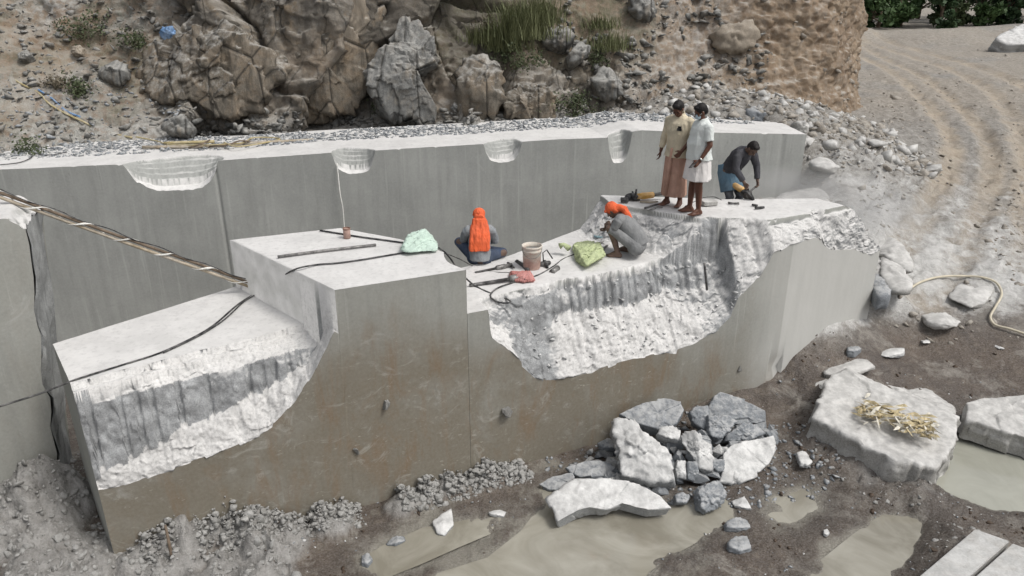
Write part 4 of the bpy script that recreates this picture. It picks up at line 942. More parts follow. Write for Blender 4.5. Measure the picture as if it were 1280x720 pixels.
# --- stones lying free on the mud
free = [
 ("white four-sided stone chip on the mud left of the long puddle", [(540, 654), (552, 645), (565, 638), (567, 656), (556, 669), (546, 667)], .1, M_white, (.05, .06)),
 ("thin grey flake lying at the left puddle's edge", [(479, 680), (490, 672), (508, 668), (512, 673), (495, 681)], .06, M_blue, (.03, .04)),
 ("small white sliver of stone near the muddy bank", [(610, 642), (625, 638), (633, 640), (630, 645), (612, 645)], .06, M_white, (.03, .04)),
 ("white kite-shaped flake on the mud right of the pile", [(914, 625), (930, 622), (940, 637), (932, 636), (918, 633)], .08, M_white, (.03, .05)),
 ("grey stone with a pale top on the mud below the kite-shaped flake", [(905, 656), (922, 648), (935, 650), (938, 660), (922, 664), (906, 663)], .08, M_blue, (.06, .07)),
 ("rounded pale blue stone lowest on the mud right of the pile", [(908, 682), (918, 673), (934, 672), (939, 687), (925, 692), (910, 688)], .08, M_blue, (.08, .08)),
 ("white pebble beside the corner of the big slab rock", [(994, 568), (1005, 566), (1018, 576), (1010, 583), (1000, 582)], .12, M_white, (.05, .06)),
 ("pointed grey flake lying on dark mud beside the long block", [(1090, 444), (1110, 434), (1134, 431), (1130, 444), (1112, 448), (1095, 448)], .5, M_white, (.05, .05)),
 ("low grey stone on the mud at the foot of the corner", [(1058, 434), (1070, 432), (1077, 438), (1068, 443), (1058, 442)], .5, M_blue, (.06, .08)),
 ("flat half-buried stone behind the big slab rock", [(1028, 455), (1050, 448), (1085, 452), (1095, 462), (1060, 470), (1030, 468)], .3, M_slab, (.05, .1)),
 ("small white pebble on the pale mud patch", [(1029, 664), (1034, 661), (1037, 667), (1033, 671), (1029, 669)], .05, M_white, (.03, .03)),
 ("grey lump of stone at the lower left of the mud", [(452, 697), (461, 694), (466, 700), (460, 708), (452, 706)], .08, M_blue, (.05, .06)),
 ("jagged grey boulder leaning on the far end of the long block", [(1098, 330), (1104, 324), (1122, 338), (1141, 360), (1138, 366), (1112, 364), (1098, 350)], .95, M_slab, (.22, .25)),
 ("big dusty boulder behind the far end of the long block", [(1094, 312), (1110, 304), (1128, 318), (1143, 334), (1140, 340), (1118, 334), (1098, 326)], 1.35, M_slab, (.22, .25)),
 ("dark wedge of stone under the jagged grey boulder", [(1090, 352), (1098, 346), (1115, 362), (1112, 374), (1096, 376), (1089, 366)], .85, M_blue, (.15, .2)),
 ("flat dusty rock on the rubble below the hose's arch", [(1186, 368), (1200, 356), (1225, 354), (1245, 364), (1232, 378), (1204, 386), (1186, 384)], .85, M_slab, (.10, .15)),
 ("low pale rock below the hose on the rubble", [(1150, 396), (1180, 390), (1206, 392), (1208, 406), (1180, 410), (1158, 406)], .6, M_slab, (.07, .12)),
 ("large pale dust-covered slab on the ground beyond the upper slab", [(950, 262), (975, 247), (1010, 240), (1046, 238), (1058, 246), (1054, 262), (1010, 268)], 2.25, M_slab, (.12, .2)),
 ("dusty rock left of the wheel track", [(1010, 207), (1030, 198), (1050, 196), (1054, 206), (1035, 214), (1015, 214)], 2.5, M_slab, (.12, .2)),
 ("thin pale splinter of stone upright in the gravel by the hose", [(1240, 430), (1250, 432), (1256, 437), (1248, 436)], .6, M_white, (.02, .03)),
 ("white pebble stuck on the mud by the flake", [(1150, 425), (1160, 424), (1163, 429), (1154, 431)], .5, M_white, (.03, .03)),
]
for k, (lab, out, z, mt, th) in enumerate(free):
    cx, cy = np.mean([p[0] for p in out]), np.mean([p[1] for p in out])
    for _ in range(6): pc_ = at_z(cx, cy, z); z = max(z*.5+.5*(gz1(pc_[0], pc_[1])+.4*th[0]), .03)
    outline_rock("rock", out, ('z', z), 60+k, mt, th, sub=4, rough=.06, label=lab, cat="rock")
# small lumps stuck to the wet face
for lab, px, py, s in [("pale lump of slurry stuck on the brown face below the high block", 482, 505, .055), ("shell-like pale lump stuck on the brown face right of the seam", 632, 514, .075), ("tiny pale lump stuck on the brown face near the mud heap", 445, 563, .04), ("tiny pale knob on the wall under the long scallop", 924, 461, .035)]:
    u, z = onface(px, py); p = F0+fd*u; o = small_rock((p[0]-fn[0]*.02, p[1]-fn[1]*.02, z), s*1.3, M_slurry, 40+px, lab, None, cat="slurry lump", squash=(1.2, 1.6))
# --- big slab rock with husks and its neighbours
nS = (.05, -.10, 1)
big = slab_stone("slab_rock", [(1016, 520), (1022, 500), (1040, 466), (1060, 462), (1105, 480), (1150, 500), (1199, 520), (1196, 545), (1182, 570), (1168, 583), (1120, 575), (1060, 545)], lean(1110, 520, .60, nS), 101, M_slab, depth=.50, rough=.028, side=.06, inset=.02, label="big tilted dusty slab rock with a heap of dry husks on it", cat="rock")
slab_stone("slab_rock", [(1007, 495), (1020, 478), (1048, 468), (1052, 476), (1030, 500), (1015, 512), (1008, 510)], lean(1028, 490, .38, (-.4, -.4, 1)), 102, M_slab, depth=.34, rough=.03, side=.05, inset=.02, label="grey rock face tucked against the left side of the big slab rock", cat="rock")
slab_stone("slab_rock", [(1090, 470), (1120, 474), (1165, 490), (1196, 508), (1192, 520), (1140, 500), (1100, 484)], lean(1140, 495, .30, (.1, .1, 1)), 103, M_slab, depth=.34, rough=.03, side=.05, inset=.02, label="low rock ledge behind the big slab rock", cat="rock")
slab_stone("slab_rock", [(1207, 503), (1230, 497), (1300, 492), (1330, 500), (1330, 556), (1282, 548), (1240, 534), (1208, 524)], lean(1265, 520, .42, (0, -.12, 1)), 104, M_slab, depth=.34, rough=.03, side=.05, inset=.02, label="long pale slab rock reaching out of frame behind the right puddle", cat="rock")
# two sawn beams bottom right
def beam(pts, z, th, label):
    P = [at_z(x, y, z) for x, y in pts]; g = Geo(); n = len(P)
    bm = bmesh.new(); top = [bm.verts.new(p) for p in P]; bot = [bm.verts.new(p-np.array([0, 0, th])) for p in P]
    bm.faces.new(top); bm.faces.new(bot[::-1])
    for i in range(n): bm.faces.new((top[i], bot[i], bot[(i+1) % n], top[(i+1) % n]))
    bmesh.ops.recalc_face_normals(bm, faces=bm.faces); bmesh.ops.bevel(bm, geom=bm.edges[:], offset=.008, segments=2, affect='EDGES')
    me = bpy.data.meshes.new("sawn_stone_beam"); bm.to_mesh(me); bm.free(); me.materials.append(M_beam)
    o = bpy.data.objects.new("sawn_stone_beam", me); COL.objects.link(o); return tag(o, label=label, cat="stone beam")
M_beam = rockmat("sawn_beam_stone", (.44, .44, .43), (.30, .30, .29), tint=(.24, .21, .17), dust=.5, dlo=.55, dhi=1.3, bumpy=.35)
beam([(1219, 661), (1262, 676), (1150, 775), (1085, 775)], .30, .26, "sawn grey stone beam at the bottom right corner, left of the dark gap")
beam([(1266, 679), (1330, 702), (1260, 800), (1155, 778)], .30, .26, "sawn grey stone beam at the bottom right corner, right of the dark gap")

# --- cliff boulders
cl = [
 ("huge brown-grey rock slab with a pale jagged rim, left part of the cliff", [(172, 62), (215, 38), (245, 12), (258, 18), (275, 28), (310, 52), (345, 70), (352, 100), (330, 140), (290, 146), (250, 132), (215, 130), (185, 120), (170, 95)], 18.3, M_brownrock, (.55, .8), (0, -1, .35)),
 ("tall dark stained rock column right of the big left slab", [(330, 0), (400, -12), (462, -8), (478, 40), (470, 90), (440, 140), (400, 152), (352, 146), (338, 110), (345, 60)], 19.0, M_brownrock, (.4, .9), (.1, -1, .15)),
 ("jagged grey outcrop with pale edges in the middle of the cliff", [(458, 92), (485, 58), (500, 32), (522, 28), (540, 50), (545, 80), (520, 92), (545, 130), (538, 154), (500, 150), (470, 130)], 18.7, M_greyrock, (.40, .8), (.1, -1, .45)),
 ("brown upright rock block at the foot of the cliff", [(572, 90), (580, 72), (608, 70), (622, 82), (630, 120), (618, 146), (580, 154), (572, 130)], 18.8, M_brownrock, (.45, .7), (.1, -1, .1)),
 ("low brown rock block beside the upright one at the cliff foot", [(632, 120), (650, 108), (680, 106), (694, 125), (690, 148), (650, 152), (632, 145)], 18.9, M_brownrock, (.4, .7), (.05, -1, .2)),
 ("pale flat-faced boulder under the tall grass", [(672, 44), (690, 36), (712, 42), (718, 52), (706, 62), (680, 56)], 20.6, M_greyrock, (.3, .5), (.1, -1, .6)),
 ("pointed pale boulder right of the flat-faced one", [(708, 72), (722, 54), (736, 58), (738, 66), (724, 78), (712, 82)], 20.3, M_greyrock, (.25, .4), (.2, -1, .6)),
 ("slanting pale rock plate low on the slope", [(740, 100), (752, 80), (768, 84), (778, 100), (776, 120), (760, 126), (748, 116)], 20.2, M_greyrock, (.2, .4), (.2, -1, .5)),
 ("squared pale boulder at the top of the slope", [(786, 0), (806, -6), (822, 10), (818, 22), (798, 24), (788, 14)], 22.0, M_greyrock, (.3, .5), (.2, -1, .6)),
 ("big rounded tan boulder stuck in the headland", [(888, 42), (902, 34), (930, 30), (945, 44), (940, 60), (915, 68), (892, 62)], 22.6, M_tanrock, (.45, .6), (.1, -1, .4)),
 ("small dark rock sticking out of the headland's edge", [(1050, 36), (1066, 30), (1074, 38), (1072, 50), (1058, 52)], 26.4, M_greyrock, (.3, .4), (.3, -1, .3)),
 ("blue-grey flat stone on the rubble behind the men", [(930, 142), (938, 130), (958, 132), (978, 146), (976, 156), (955, 160), (936, 154)], 19.6, M_blue, (.15, .3), (.1, -1, .7)),
 ("dusty stone below the flat blue one on the rubble", [(938, 158), (955, 153), (968, 160), (962, 168), (944, 168)], 19.0, M_slab, (.15, .3), (.1, -1, .7)),
 ("squarish stone on the end of the bench wall", [(990, 154), (1002, 152), (1010, 158), (1008, 168), (992, 168)], 18.6, M_slab, (.2, .3), (.1, -1, .4)),
 ("grey rock on the rubble right of the bench end", [(1008, 150), (1025, 148), (1036, 158), (1030, 172), (1012, 172)], 19.2, M_greyrock, (.2, .4), (.2, -1, .5)),
 ("grey boulder among gravel at the foot of the left slope", [(198, 158), (210, 150), (232, 146), (240, 156), (236, 168), (214, 168)], 17.0, M_greyrock, (.2, .35), (0, -1, .7)),
 ("sloping grey rock sheet on the left hillside", [(116, 78), (130, 74), (156, 78), (162, 96), (145, 102), (122, 94)], 18.4, M_greyrock, (.1, .4), (0, -1, .9)),
 ("large pale boulder at the top of the left hillside", [(138, 16), (150, 4), (162, -4), (176, 4), (180, 14), (165, 22), (148, 26)], 21.5, M_greyrock, (.35, .5), (0, -1, .6)),
 ("wide pale rock on the left hillside near the top", [(60, 18), (72, 12), (92, 18), (94, 28), (74, 30), (62, 26)], 20.5, M_greyrock, (.2, .4), (0, -1, .8)),
 ("low rock between the pale boulders at the top left", [(98, 14), (116, 10), (130, 16), (126, 24), (104, 24)], 21, M_greyrock, (.2, .4), (0, -1, .8)),
 ("small pale boulder right of the low rock, top left", [(124, 26), (138, 22), (146, 28), (138, 34), (126, 33)], 20.5, M_greyrock, (.15, .3), (0, -1, .8)),
 ("rounded tan stone on the left hillside", [(90, 62), (98, 56), (106, 62), (104, 70), (92, 70)], 19, M_tanrock, (.15, .2), (0, -1, .8)),
 ("light grey stone on the far left hillside", [(24, 68), (34, 62), (40, 70), (34, 76), (26, 76)], 18.5, M_greyrock, (.12, .2), (0, -1, .8)),
 ("round dark boulder in the trees at the top right", [(1080, 10), (1092, 2), (1106, 4), (1112, 12), (1104, 16), (1084, 16)], 62, M_tanrock, (.8, 1.2), (0, -1, .4)),
]
for k, (lab, out, Y, mt, th, n) in enumerate(cl):
    cx, cy = np.mean([p[0] for p in out]), np.mean([p[1] for p in out]); bigk = (max(p[0] for p in out)-min(p[0] for p in out)) > 60
    c = at_Y(cx, cy, Y+(.42 if bigk else th[0]*.9))
    outline_rock("boulder", out, ('p', tuple(c), n), 200+k, mt, th, sub=6 if bigk else 4, rough=.05 if bigk else .06, planes=5 if bigk else 6, tilt=.4 if bigk else .7, taper=1.05 if bigk else .95, fq=.6 if bigk else .8, jag=.10, label=lab, cat="boulder")
# ------------------------------------------------------------------ gravel, scree and lumps (nobody could count them)
_t = [hull_rock(800+k, 9+k % 5) for k in range(14)]
def lump(seed):
    v, f = ico(3); d = 1+.55*fbm(v*1.6+seed*5, 4, seed, ridge=True)+.30*fbm(v*4+seed, 3, seed+1, billow=True); return v*d[:, None], f
_t2 = [rock_np(3, (1, 1, 1), 830+k, 10, .28) for k in range(6)]+[hull_rock(860+k, 14) for k in range(8)]
def scatter(name, P, sz, mat, seed, flat=.55, fine=False, kind="stuff", cat=None, label=None, sink=.05):
    rg = np.random.RandomState(seed); P = np.asarray(P, float); n = len(P); T_ = _t2 if fine else _t
    Vs = []; Fs = []; of = 0
    for i in range(n):
        a, b, c = rg.uniform(0, 6.28), rg.normal(0, .35), rg.normal(0, .35)
        tv, tf = T_[rg.randint(len(T_))]; Fs.append(tf+of); of += len(tv)
        v = tv*np.array([1, rg.uniform(.55, 1), rg.uniform(.3, 1)*flat])*sz[i]
        ca, sa, cb, sb, cc, sc = math.cos(a), math.sin(a), math.cos(b), math.sin(b), math.cos(c), math.sin(c)
        M_ = np.array([[ca, -sa, 0], [sa, ca, 0], [0, 0, 1]])@np.array([[1, 0, 0], [0, cb, -sb], [0, sb, cb]])@np.array([[cc, 0, sc], [0, 1, 0], [-sc, 0, cc]])
        Vs.append(v@M_.T + P[i] + [0, 0, sz[i]*sink])
    V = np.concatenate(Vs); F = np.concatenate(Fs)
    o = mesh_np(name, V, F, mat, smooth_=False); return tag(o, label, cat, None, kind)
rs = np.random.RandomState(11); M_rub = rockmat('earthy_rubble', (.33, .30, .26), (.20, .175, .145), dust=.6, dlo=.2, dhi=.9, dustc=(.46, .43, .385), bumpy=1)
def psize(n, lo, hi, p=2.2): return lo+(hi-lo)*rs.rand(n)**p
# chips on the bench top: a band behind the white strip
n = 5200; u = rs.uniform(-3, LB-.6, n); v = .75+rs.beta(1.6, 1.2, n)*1.75 + .25*fbm(P3(u*.6, u*0), 2, 7)
lim = np.interp(u, [0, 3.5, 6, 9, 13], [.9, 1.05, 1.3, 1.2, 1.3])
dens = fbm(P3(u*.8, v), 3, 77)
m_ = (v > lim) & (dens > -.28) & (v < 2.7)
P = np.array([[*(ba+bd*a+bn*b), float(np.interp(a, [p[0] for p in bench_line], [p[1] for p in bench_line]))-.01*min(b, 1)] for a, b in zip(u[m_], v[m_])])
scatter("gravel", P, psize(len(P), .025, .10), M_blue, 1)
P2_ = P[rs.rand(len(P)) < .30]+[0.03, .02, .01]; scatter("gravel", P2_, psize(len(P2_), .02, .09), M_white, 2)
# scree on the hillside
def hill_pick(n, mask):
    idx = np.nonzero(mask)[0]; w = rs.choice(idx, n); return Pd[w]
ml = (Sg > 0) & (Pd[:, 0] < -7.6) & (Pd[:, 0] > -16) & (Tg > 0) & (Tg < .95)
scatter("scree", hill_pick(3200, ml), psize(3200, .025, .19, 3.4), M_greyrock, 3, fine=False)
scatter("scree", hill_pick(500, ml & (hgt < 1.2)), psize(500, .03, .12, 2.2), M_blue, 4)
mc = (Pd[:, 0] > -7.6) & (Pd[:, 0] < 5.5) & (hgt < .5) & (Tg > -.02)
scatter("scree", hill_pick(1500, mc), psize(1500, .03, .22, 2.8), M_greyrock, 5)
ms = (Pd[:, 0] > 1.2) & (Pd[:, 0] < 7.4) & (hgt > .3) & (Tg < .95) & (fbm(Pn*.7, 2, 430) > -.05)
scatter("scree", hill_pick(1900, ms), psize(1900, .03, .28, 3.2), M_greyrock, 6)
mh = (Pd[:, 0] > 6.5) & (Tg > .0) & (Tg < .95) & (Pd[:, 1] < 34)
scatter("scree", hill_pick(350, mh), psize(350, .04, .25, 3.2), M_rub, 7, sink=-.3)
def ground_pts(xr, yr, n, cond=None):
    x = rs.uniform(*xr, n); y = rs.uniform(*yr, n); z = ground_z(x, y)
    if cond is not None:
        m = cond(x, y, z); x, y, z = x[m], y[m], z[m]
    return np.stack([x, y, z], 1)
P = ground_pts((2.5, 10.5), (17.6, 23), 2600, lambda x, y, z: fbm(P3(x*.8, y*.8), 3, 440) > -.12); scatter("rubble", P, psize(len(P), .04, .24, 2.8), M_rub, 8, flat=.9, sink=-.25)
P = ground_pts((2.5, 10.5), (17.6, 23), 700); scatter("rubble", P, psize(len(P), .05, .30, 3), M_slab, 9, flat=.8)
P = ground_pts((6.5, 16), (9.5, 19), 3600, lambda x, y, z: (z > .45) & (fbm(P3(x*.7, y*.7), 3, 441) > .0) & (pathd(x, y, TR1)[0] > .9)); scatter("rubble", P, psize(len(P), .02, .17, 3.4), M_rub, 10, flat=.7, sink=-.2)
P = ground_pts((9, 40), (17, 50), 2200, lambda x, y, z: (pathd(x, y, TR1)[0] > 1.2) & (pathd(x, y, TR2)[0] > 1.2) & (fbm(P3(x*.3, y*.3), 3, 442) > .05)); scatter("rubble", P, psize(len(P), .05, .35, 3.4), M_rub, 12, flat=.7, sink=-.2)
P = ground_pts((-3, 9), (6.2, 11.5), 1500, lambda x, y, z: (z > .0) & (fbm(P3(x*1.1, y*1.1), 3, 443) > -.05)); scatter("pebbles", P, psize(len(P), .008, .045, 3.0), M_blue, 13)
P = ground_pts((-3, 9), (6.2, 11.5), 420, lambda x, y, z: z > .0); scatter("pebbles", P, psize(len(P), .008, .04, 3.0), M_white, 14)
P = ground_pts((-3, 10), (6.2, 12), 2600, lambda x, y, z: (z > .0) & (fbm(P3(x*.9, y*.9), 3, 446) > .0)); M_clod = simple("mud_clod", (.075, .053, .038), .6, .4, 12, .5); scatter("mud_clods", P, psize(len(P), .012, .06, 2.4), M_clod, 18, flat=.7)
P = ground_pts((6.5, 22), (11.5, 27), 6500, lambda x, y, z: (z > .6) & (fbm(P3(x*.5, y*.5), 3, 448) > -.15) & (pathd(x, y, TR1)[0] > .7)); scatter('rubble', P, psize(len(P), .015, .13, 3.6), M_rub, 20, flat=.7, sink=-.2)
P = ground_pts((.2, 5.2), (8.0, 10.6), 1500, lambda x, y, z: ((((x-2.6)/2.2)**2+((y-9.4)/1.1)**2) < 1) & (z > -.05)); scatter('rubble', P, psize(len(P), .015, .09, 2.4), M_blue, 21, flat=.6)
P = ground_pts((9.5, 22), (13, 34), 2600, lambda x, y, z: z > 1); scatter('rubble', P, psize(len(P), .015, .12, 3.6), M_rub, 22, flat=.7, sink=-.2)
# slurry lumps on the heaps
def hsum(x, y): return ground_z(x, y)
P = ground_pts((-8.5, -1.4), (5.2, 9.4), 15000, None)
mask = (P[:, 2] > .15) & (((P[:, :2]-F0)@fn < .05) | (P[:, 0] < -4.9))
P = P[mask][:5200]; scatter("slurry_lumps", P, psize(len(P), .010, .085, 3.4), M_slurry, 15, flat=1.0, fine=True, sink=-.35)
P = ground_pts((4.0, 7.5), (7.0, 10.2), 900, lambda x, y, z: (z > .09) & (z < .5)); scatter("slurry_lumps", P, psize(len(P), .015, .06, 2.6), M_slurry, 16, flat=.8, fine=True, sink=-.3)
# crumbly ridge of clods along the foot of the wet face
nn_ = 2600; uq = np.where(rs.rand(nn_) < .5, rs.uniform(.3, 2.9, nn_), rs.uniform(3.4, 5.3, nn_)); am = .5+.5*np.clip(fbm(P3(uq*1.9, uq*0), 3, 444)*2.2, -1, 1)
vq = -rs.rand(nn_)**1.3*.42; zq = np.clip(.30+vq*.7, 0, 1)*am*rs.rand(nn_); Q = F0+uq[:, None]*fd+vq[:, None]*fn; gq = ground_z(Q[:, 0], Q[:, 1])
kp = am > .25; P = np.stack([Q[:, 0], Q[:, 1], gq+zq*.9], 1)[kp]; scatter("slurry_lumps", P, psize(len(P), .010, .07, 2.6), M_slurry, 19, flat=1.0, fine=True, sink=-.2)
# crumbs on the terraces
uu_ = rs.uniform(5.3, 9.3, 900); vv_ = rs.uniform(.02, 1.3, 900); Q = F0+uu_[:, None]*fd+vv_[:, None]*fn
zz_, aa_ = z_right(Q[:, 0], Q[:, 1], np.full(900, 1.5)); mk = (aa_['chip'] > .5) & (zz_ < 2.5)
P = np.stack([Q[:, 0], Q[:, 1], zz_], 1)[mk]; scatter("stone_crumbs", P, psize(len(P), .012, .06, 2.5), M_white, 17)

# ------------------------------------------------------------------ trees beyond the road
M_bark = simple("bark", (.12, .09, .065), .95, .3, 12, .5)
def leafmat(name, a, b):
    m = Mat(name, .6, .3); m.color(m.mix(m.ramp(m.noise(.9, 4, .7), [(.3, 0), (.7, 1)]), a, b)); return m.m
LM = [leafmat("leaves_dark", (.022, .042, .020), (.045, .085, .030)), leafmat("leaves_mid", (.035, .065, .024), (.07, .12, .04)), leafmat("leaves_olive", (.05, .07, .03), (.09, .12, .055))]
def leaves(P, s, seed, up=.5):
    rg = np.random.RandomState(seed); n = len(P); a = rg.normal(size=(n, 3)); a /= np.linalg.norm(a, axis=1)[:, None]; b = np.cross(a, rg.normal(size=(n, 3))); b /= np.linalg.norm(b, axis=1)[:, None]
    s = s*rg.uniform(.6, 1.3, n)[:, None]; V = np.stack([P-a*s, P+b*s*.55, P+a*s, P-b*s*.55], 1).reshape(-1, 3); return V, np.arange(4*n).reshape(-1, 4)
def tree(x, y, h, w, mat, seed, label, low=.12, n=1500):
    z = gz1(x, y)-.1; root = empty("tree", (x, y, z), label=label, cat="tree", group="trees beyond the road"); r = random.Random(seed)
    g = Geo(); g.tube([(0, 0, 0), (.1, 0, h*.3), (.05, .1, h*.62)], [.16, .12, .06], 7); cl_ = []
    for k in range(16):
        a = r.uniform(0, 6.28); t = r.uniform(low, .95); rad = w*math.sin(math.pi*min(.92, max(.2, t*.85+.12)))*r.uniform(.3, 1)
        c = (rad*math.cos(a), rad*math.sin(a), h*t); cl_.append((c, r.uniform(.55, 1.1)*w*.42))
        g.tube([(.05, 0, h*t*.55), (c[0]*.5, c[1]*.5, h*t*.85), c], [.05, .035, .012], 5)
    g.ob("trunk", M_bark, root, True); rg = np.random.RandomState(seed); P = []
    for c, q in cl_:
        k = n//16; d = rg.normal(size=(k, 3)); d /= np.linalg.norm(d, axis=1)[:, None]; P.append(np.array(c)+d*(q*rg.uniform(.45, 1.05, k)[:, None])*[1, 1, .75])
    V, F = leaves(np.concatenate(P), .20, seed); mesh_np("crown", V, F, mat, root, False)
tl = ["dense dark green tree beyond the road", "mid green bushy tree beyond the road", "olive green tree beyond the road"]
k = 0
for row, (D0, hh_, stepx) in enumerate([(62, 3.6, 2.1), (67, 5.0, 2.6), (73, 6.5, 4.2)]):
    xx = 25+row*1.2
    while xx < 62+row*6:
        r = random.Random(900+k); i = r.choice([0, 0, 1, 1, 2]); tree(xx+r.uniform(-.8, .8), D0+r.uniform(-2, 2)-.10*(xx-28), hh_*r.uniform(.8, 1.2), stepx*r.uniform(.62, .85), LM[i], 900+k, tl[i], low=.05 if row == 0 else .2, n=1900 if row == 0 else 1200); k += 1; xx += stepx
# hillside plants
M_grass = leafmat("dry_grass", (.085, .10, .042), (.19, .20, .10)); M_shrub = leafmat("shrub_leaves", (.045, .06, .028), (.10, .12, .06)); M_dry = leafmat("dry_twigs", (.12, .10, .07), (.22, .19, .14))
def tuft(px, py, Y, w, h, n, seed, label, mat=M_grass, name="grass_tuft", cat="grass tuft", group=None):
    c = at_Y(px, py, Y); # snap to the hillside surface
    d = np.abs(Pd[:, 0]-c[0])+.6*np.abs(Pd[:, 2]-c[2])+.5*np.abs(Pd[:, 1]-c[1]); c = Pd[np.argmin(d)]
    rg = np.random.RandomState(seed); V = []; F = []
    for i in range(n):
        b = np.array([rg.normal(0, w*.5), rg.normal(0, w*.3)-.05, rg.uniform(-.1, .1)*w]); l = h*rg.uniform(.25, 1.1); a = rg.uniform(0, 6.28); o_ = rg.uniform(.1, .8)*l
        t = b+[o_*math.cos(a), o_*math.sin(a)-.1*l, l]; m_ = (b+t)/2+[0, 0, l*.12]; s = np.array([math.sin(a), -math.cos(a), 0])*rg.uniform(.006, .012)
        k = len(V); V += [b-s, b+s, m_+s*.8, m_-s*.8, t]; F += [(k, k+1, k+2, k+3), (k+3, k+2, k+4)]
    o = mesh_np(name, V, F, mat, None, False); o.location = c; return tag(o, label, cat, group)
tuft(652, 44, 20.2, .75, 1.0, 900, 1, "tall green grass tuft growing on the cliff top, largest one")
tuft(632, 52, 20.0, .5, .7, 420, 2, "shorter grass tuft left of the tall one")
tuft(676, 30, 20.8, .5, .8, 420, 3, "grass tuft right of the tall one above the pale boulder")
tuft(608, 20, 20.3, .6, .5, 360, 4, "low grass tuft at the top of the cliff")
tuft(765, 62, 21.0, .6, .5, 380, 5, "grass tuft above the slanting rock plate")
tuft(752, 36, 21.5, .5, .4, 260, 6, "thin grass tuft high on the slope")
def shrub(px, py, Y, w, n, seed, label, mat=M_shrub, s=.035):
    c = at_Y(px, py, Y); d = np.abs(Pd[:, 0]-c[0])+.6*np.abs(Pd[:, 2]-c[2])+.5*np.abs(Pd[:, 1]-c[1]); c = Pd[np.argmin(d)]; rg = np.random.RandomState(seed)
    root = empty("shrub", tuple(c), label=label, cat="shrub"); g = Geo()
    P = []
    for i in range(9):
        q = rg.normal(size=3)*[w*.4, w*.2, w*.22]+[0, -.05, w*.3]; g.tube([(0, 0, -.05), tuple(q*.5), tuple(q)], [.012, .008, .003], 4)
        d_ = rg.normal(size=(n//9, 3))*w*.17; P.append(q+d_)
    g.ob("stems", M_dry, root); V, F = leaves(np.concatenate(P), s, seed); mesh_np("foliage", V, F, mat, root, False)
for a in [(650, 84, 19.8, .7, 900, 1, "dark dense shrub under the tall grass"), (602, 40, 19.9, .5, 500, 2, "dry brown shrub on the cliff top", M_dry), (655, 135, 19.0, .6, 700, 3, "low green shrub at the cliff foot near the low block"),
          (720, 138, 19.4, .7, 800, 4, "green weeds at the foot of the slope"), (470, 142, 18.8, .5, 500, 5, "dull shrub at the foot of the dark rock column"), (745, 84, 20.3, .5, 500, 6, "scrubby bush beside the slanting plate"),
          (12, 138, 15.8, .7, 900, 7, "green bush at the left edge of the hillside"), (110, 45, 19.5, .7, 700, 8, "dark green scrub patch on the left hillside"), (95, 110, 18, .5, 500, 9, "small scrub patch in the middle of the left hillside"), (165, 60, 19.2, .6, 600, 10, "scrub beside the huge left rock"), (60, 100, 17.8, .4, 350, 11, "sparse scrub above the hose on the left hillside", M_dry)]:
    shrub(*a)

# ------------------------------------------------------------------ hoses, ropes, poles
M_black = simple("black_rubber", (.018, .018, .02), .55, .3, 20, .1, dust=.25); M_hose = simple("cream_hose", (.56, .51, .40), .6, .15, 6, .05)
M_white_cord = simple("white_cord", (.75, .74, .70), .8, .1, 20, .1); M_bamboo = simple("bamboo", (.33, .27, .19), .7, .3, 9, .2, dust=.4); M_wood = simple("old_wood", (.15, .115, .085), .85, .4, 12, .4)
M_yellow = simple("yellow_plastic", (.40, .33, .17), .5, .2, 10, .1, dust=.3); M_steel = simple("dusty_steel", (.16, .155, .15), .5, .4, 20, .2, metal=.4, dust=.3); M_darksteel = simple("dark_steel", (.06, .058, .058), .5, .4, 20, .2, metal=.5, dust=.25)
def line(name, pts, r, mat, label, cat, n=7, k=8, group=None):
    o = Geo().tube(catmull(pts, k), r, n).ob(name, mat, None, True); return tag(o, label, cat, group)
def zs_(pts): return [tuple(at_z(x, y, z)) for x, y, z in pts]
low, hi_, md = Z_LOW+.016, Z_HIGH+.016, Z_MID+.02
line("power_cable", [tuple(at_Y(-60, 528, 6.7)), tuple(at_Y(0, 508, 7.0)), tuple(at_Y(50, 492, 7.25))]+zs_([(96, 474, low), (150, 457, low), (200, 441, low), (245, 420, low), (270, 404, low), (298, 380, low), (324, 364, low), (345, 351, low+.35), (368, 337, hi_), (395, 331, hi_), (420, 329, hi_), (450, 325, hi_), (480, 320, hi_), (505, 316, hi_), (540, 312, hi_)]), .011, M_black, "long thin black cable crossing both steps of the left block", "cable")
line("power_cable", zs_([(204, 441, low), (240, 424, low), (262, 412, low), (282, 398, low), (305, 377, low), (322, 367, low)]), .009, M_black, "short second black cable lying beside the long one on the low step", "cable")
line("power_cable", zs_([(400, 288, hi_), (425, 292, hi_), (450, 296, hi_), (480, 300, hi_), (510, 304, hi_), (540, 307, hi_), (552, 312, hi_), (562, 322, hi_-.08), (575, 340, 2.85), (592, 356, md+.02), (612, 366, md-.02), (632, 373, md-.10), (638, 378, md-.12), (624, 378, md-.12), (613, 370, md-.02), (622, 360, md), (645, 352, md), (672, 344, md), (690, 334, md), (704, 324, md), (720, 317, md+.02)]), .012, M_black, "black cable running from the high block down to the tools and looping", "cable")
line("power_cable", zs_([(555, 316, hi_-.02), (575, 324, 2.9), (592, 333, md), (610, 339, md), (640, 341, md), (662, 338, md)]), .008, M_black, "thin grey cable behind the seated man going to the bucket", "cable")
hp_ = [(1086, 376), (1098, 380), (1112, 378), (1130, 366), (1150, 353), (1175, 346), (1205, 345), (1230, 347), (1246, 354), (1252, 368), (1244, 384), (1238, 396), (1244, 406), (1262, 411), (1290, 420), (1330, 432)]
def gpoint(px, py, lift=.03):
    z = 1.0
    for _ in range(12):
        p = at_z(px, py, z); z = z*.5+.5*(gz1(p[0], p[1])+lift)
    return tuple(at_z(px, py, z))
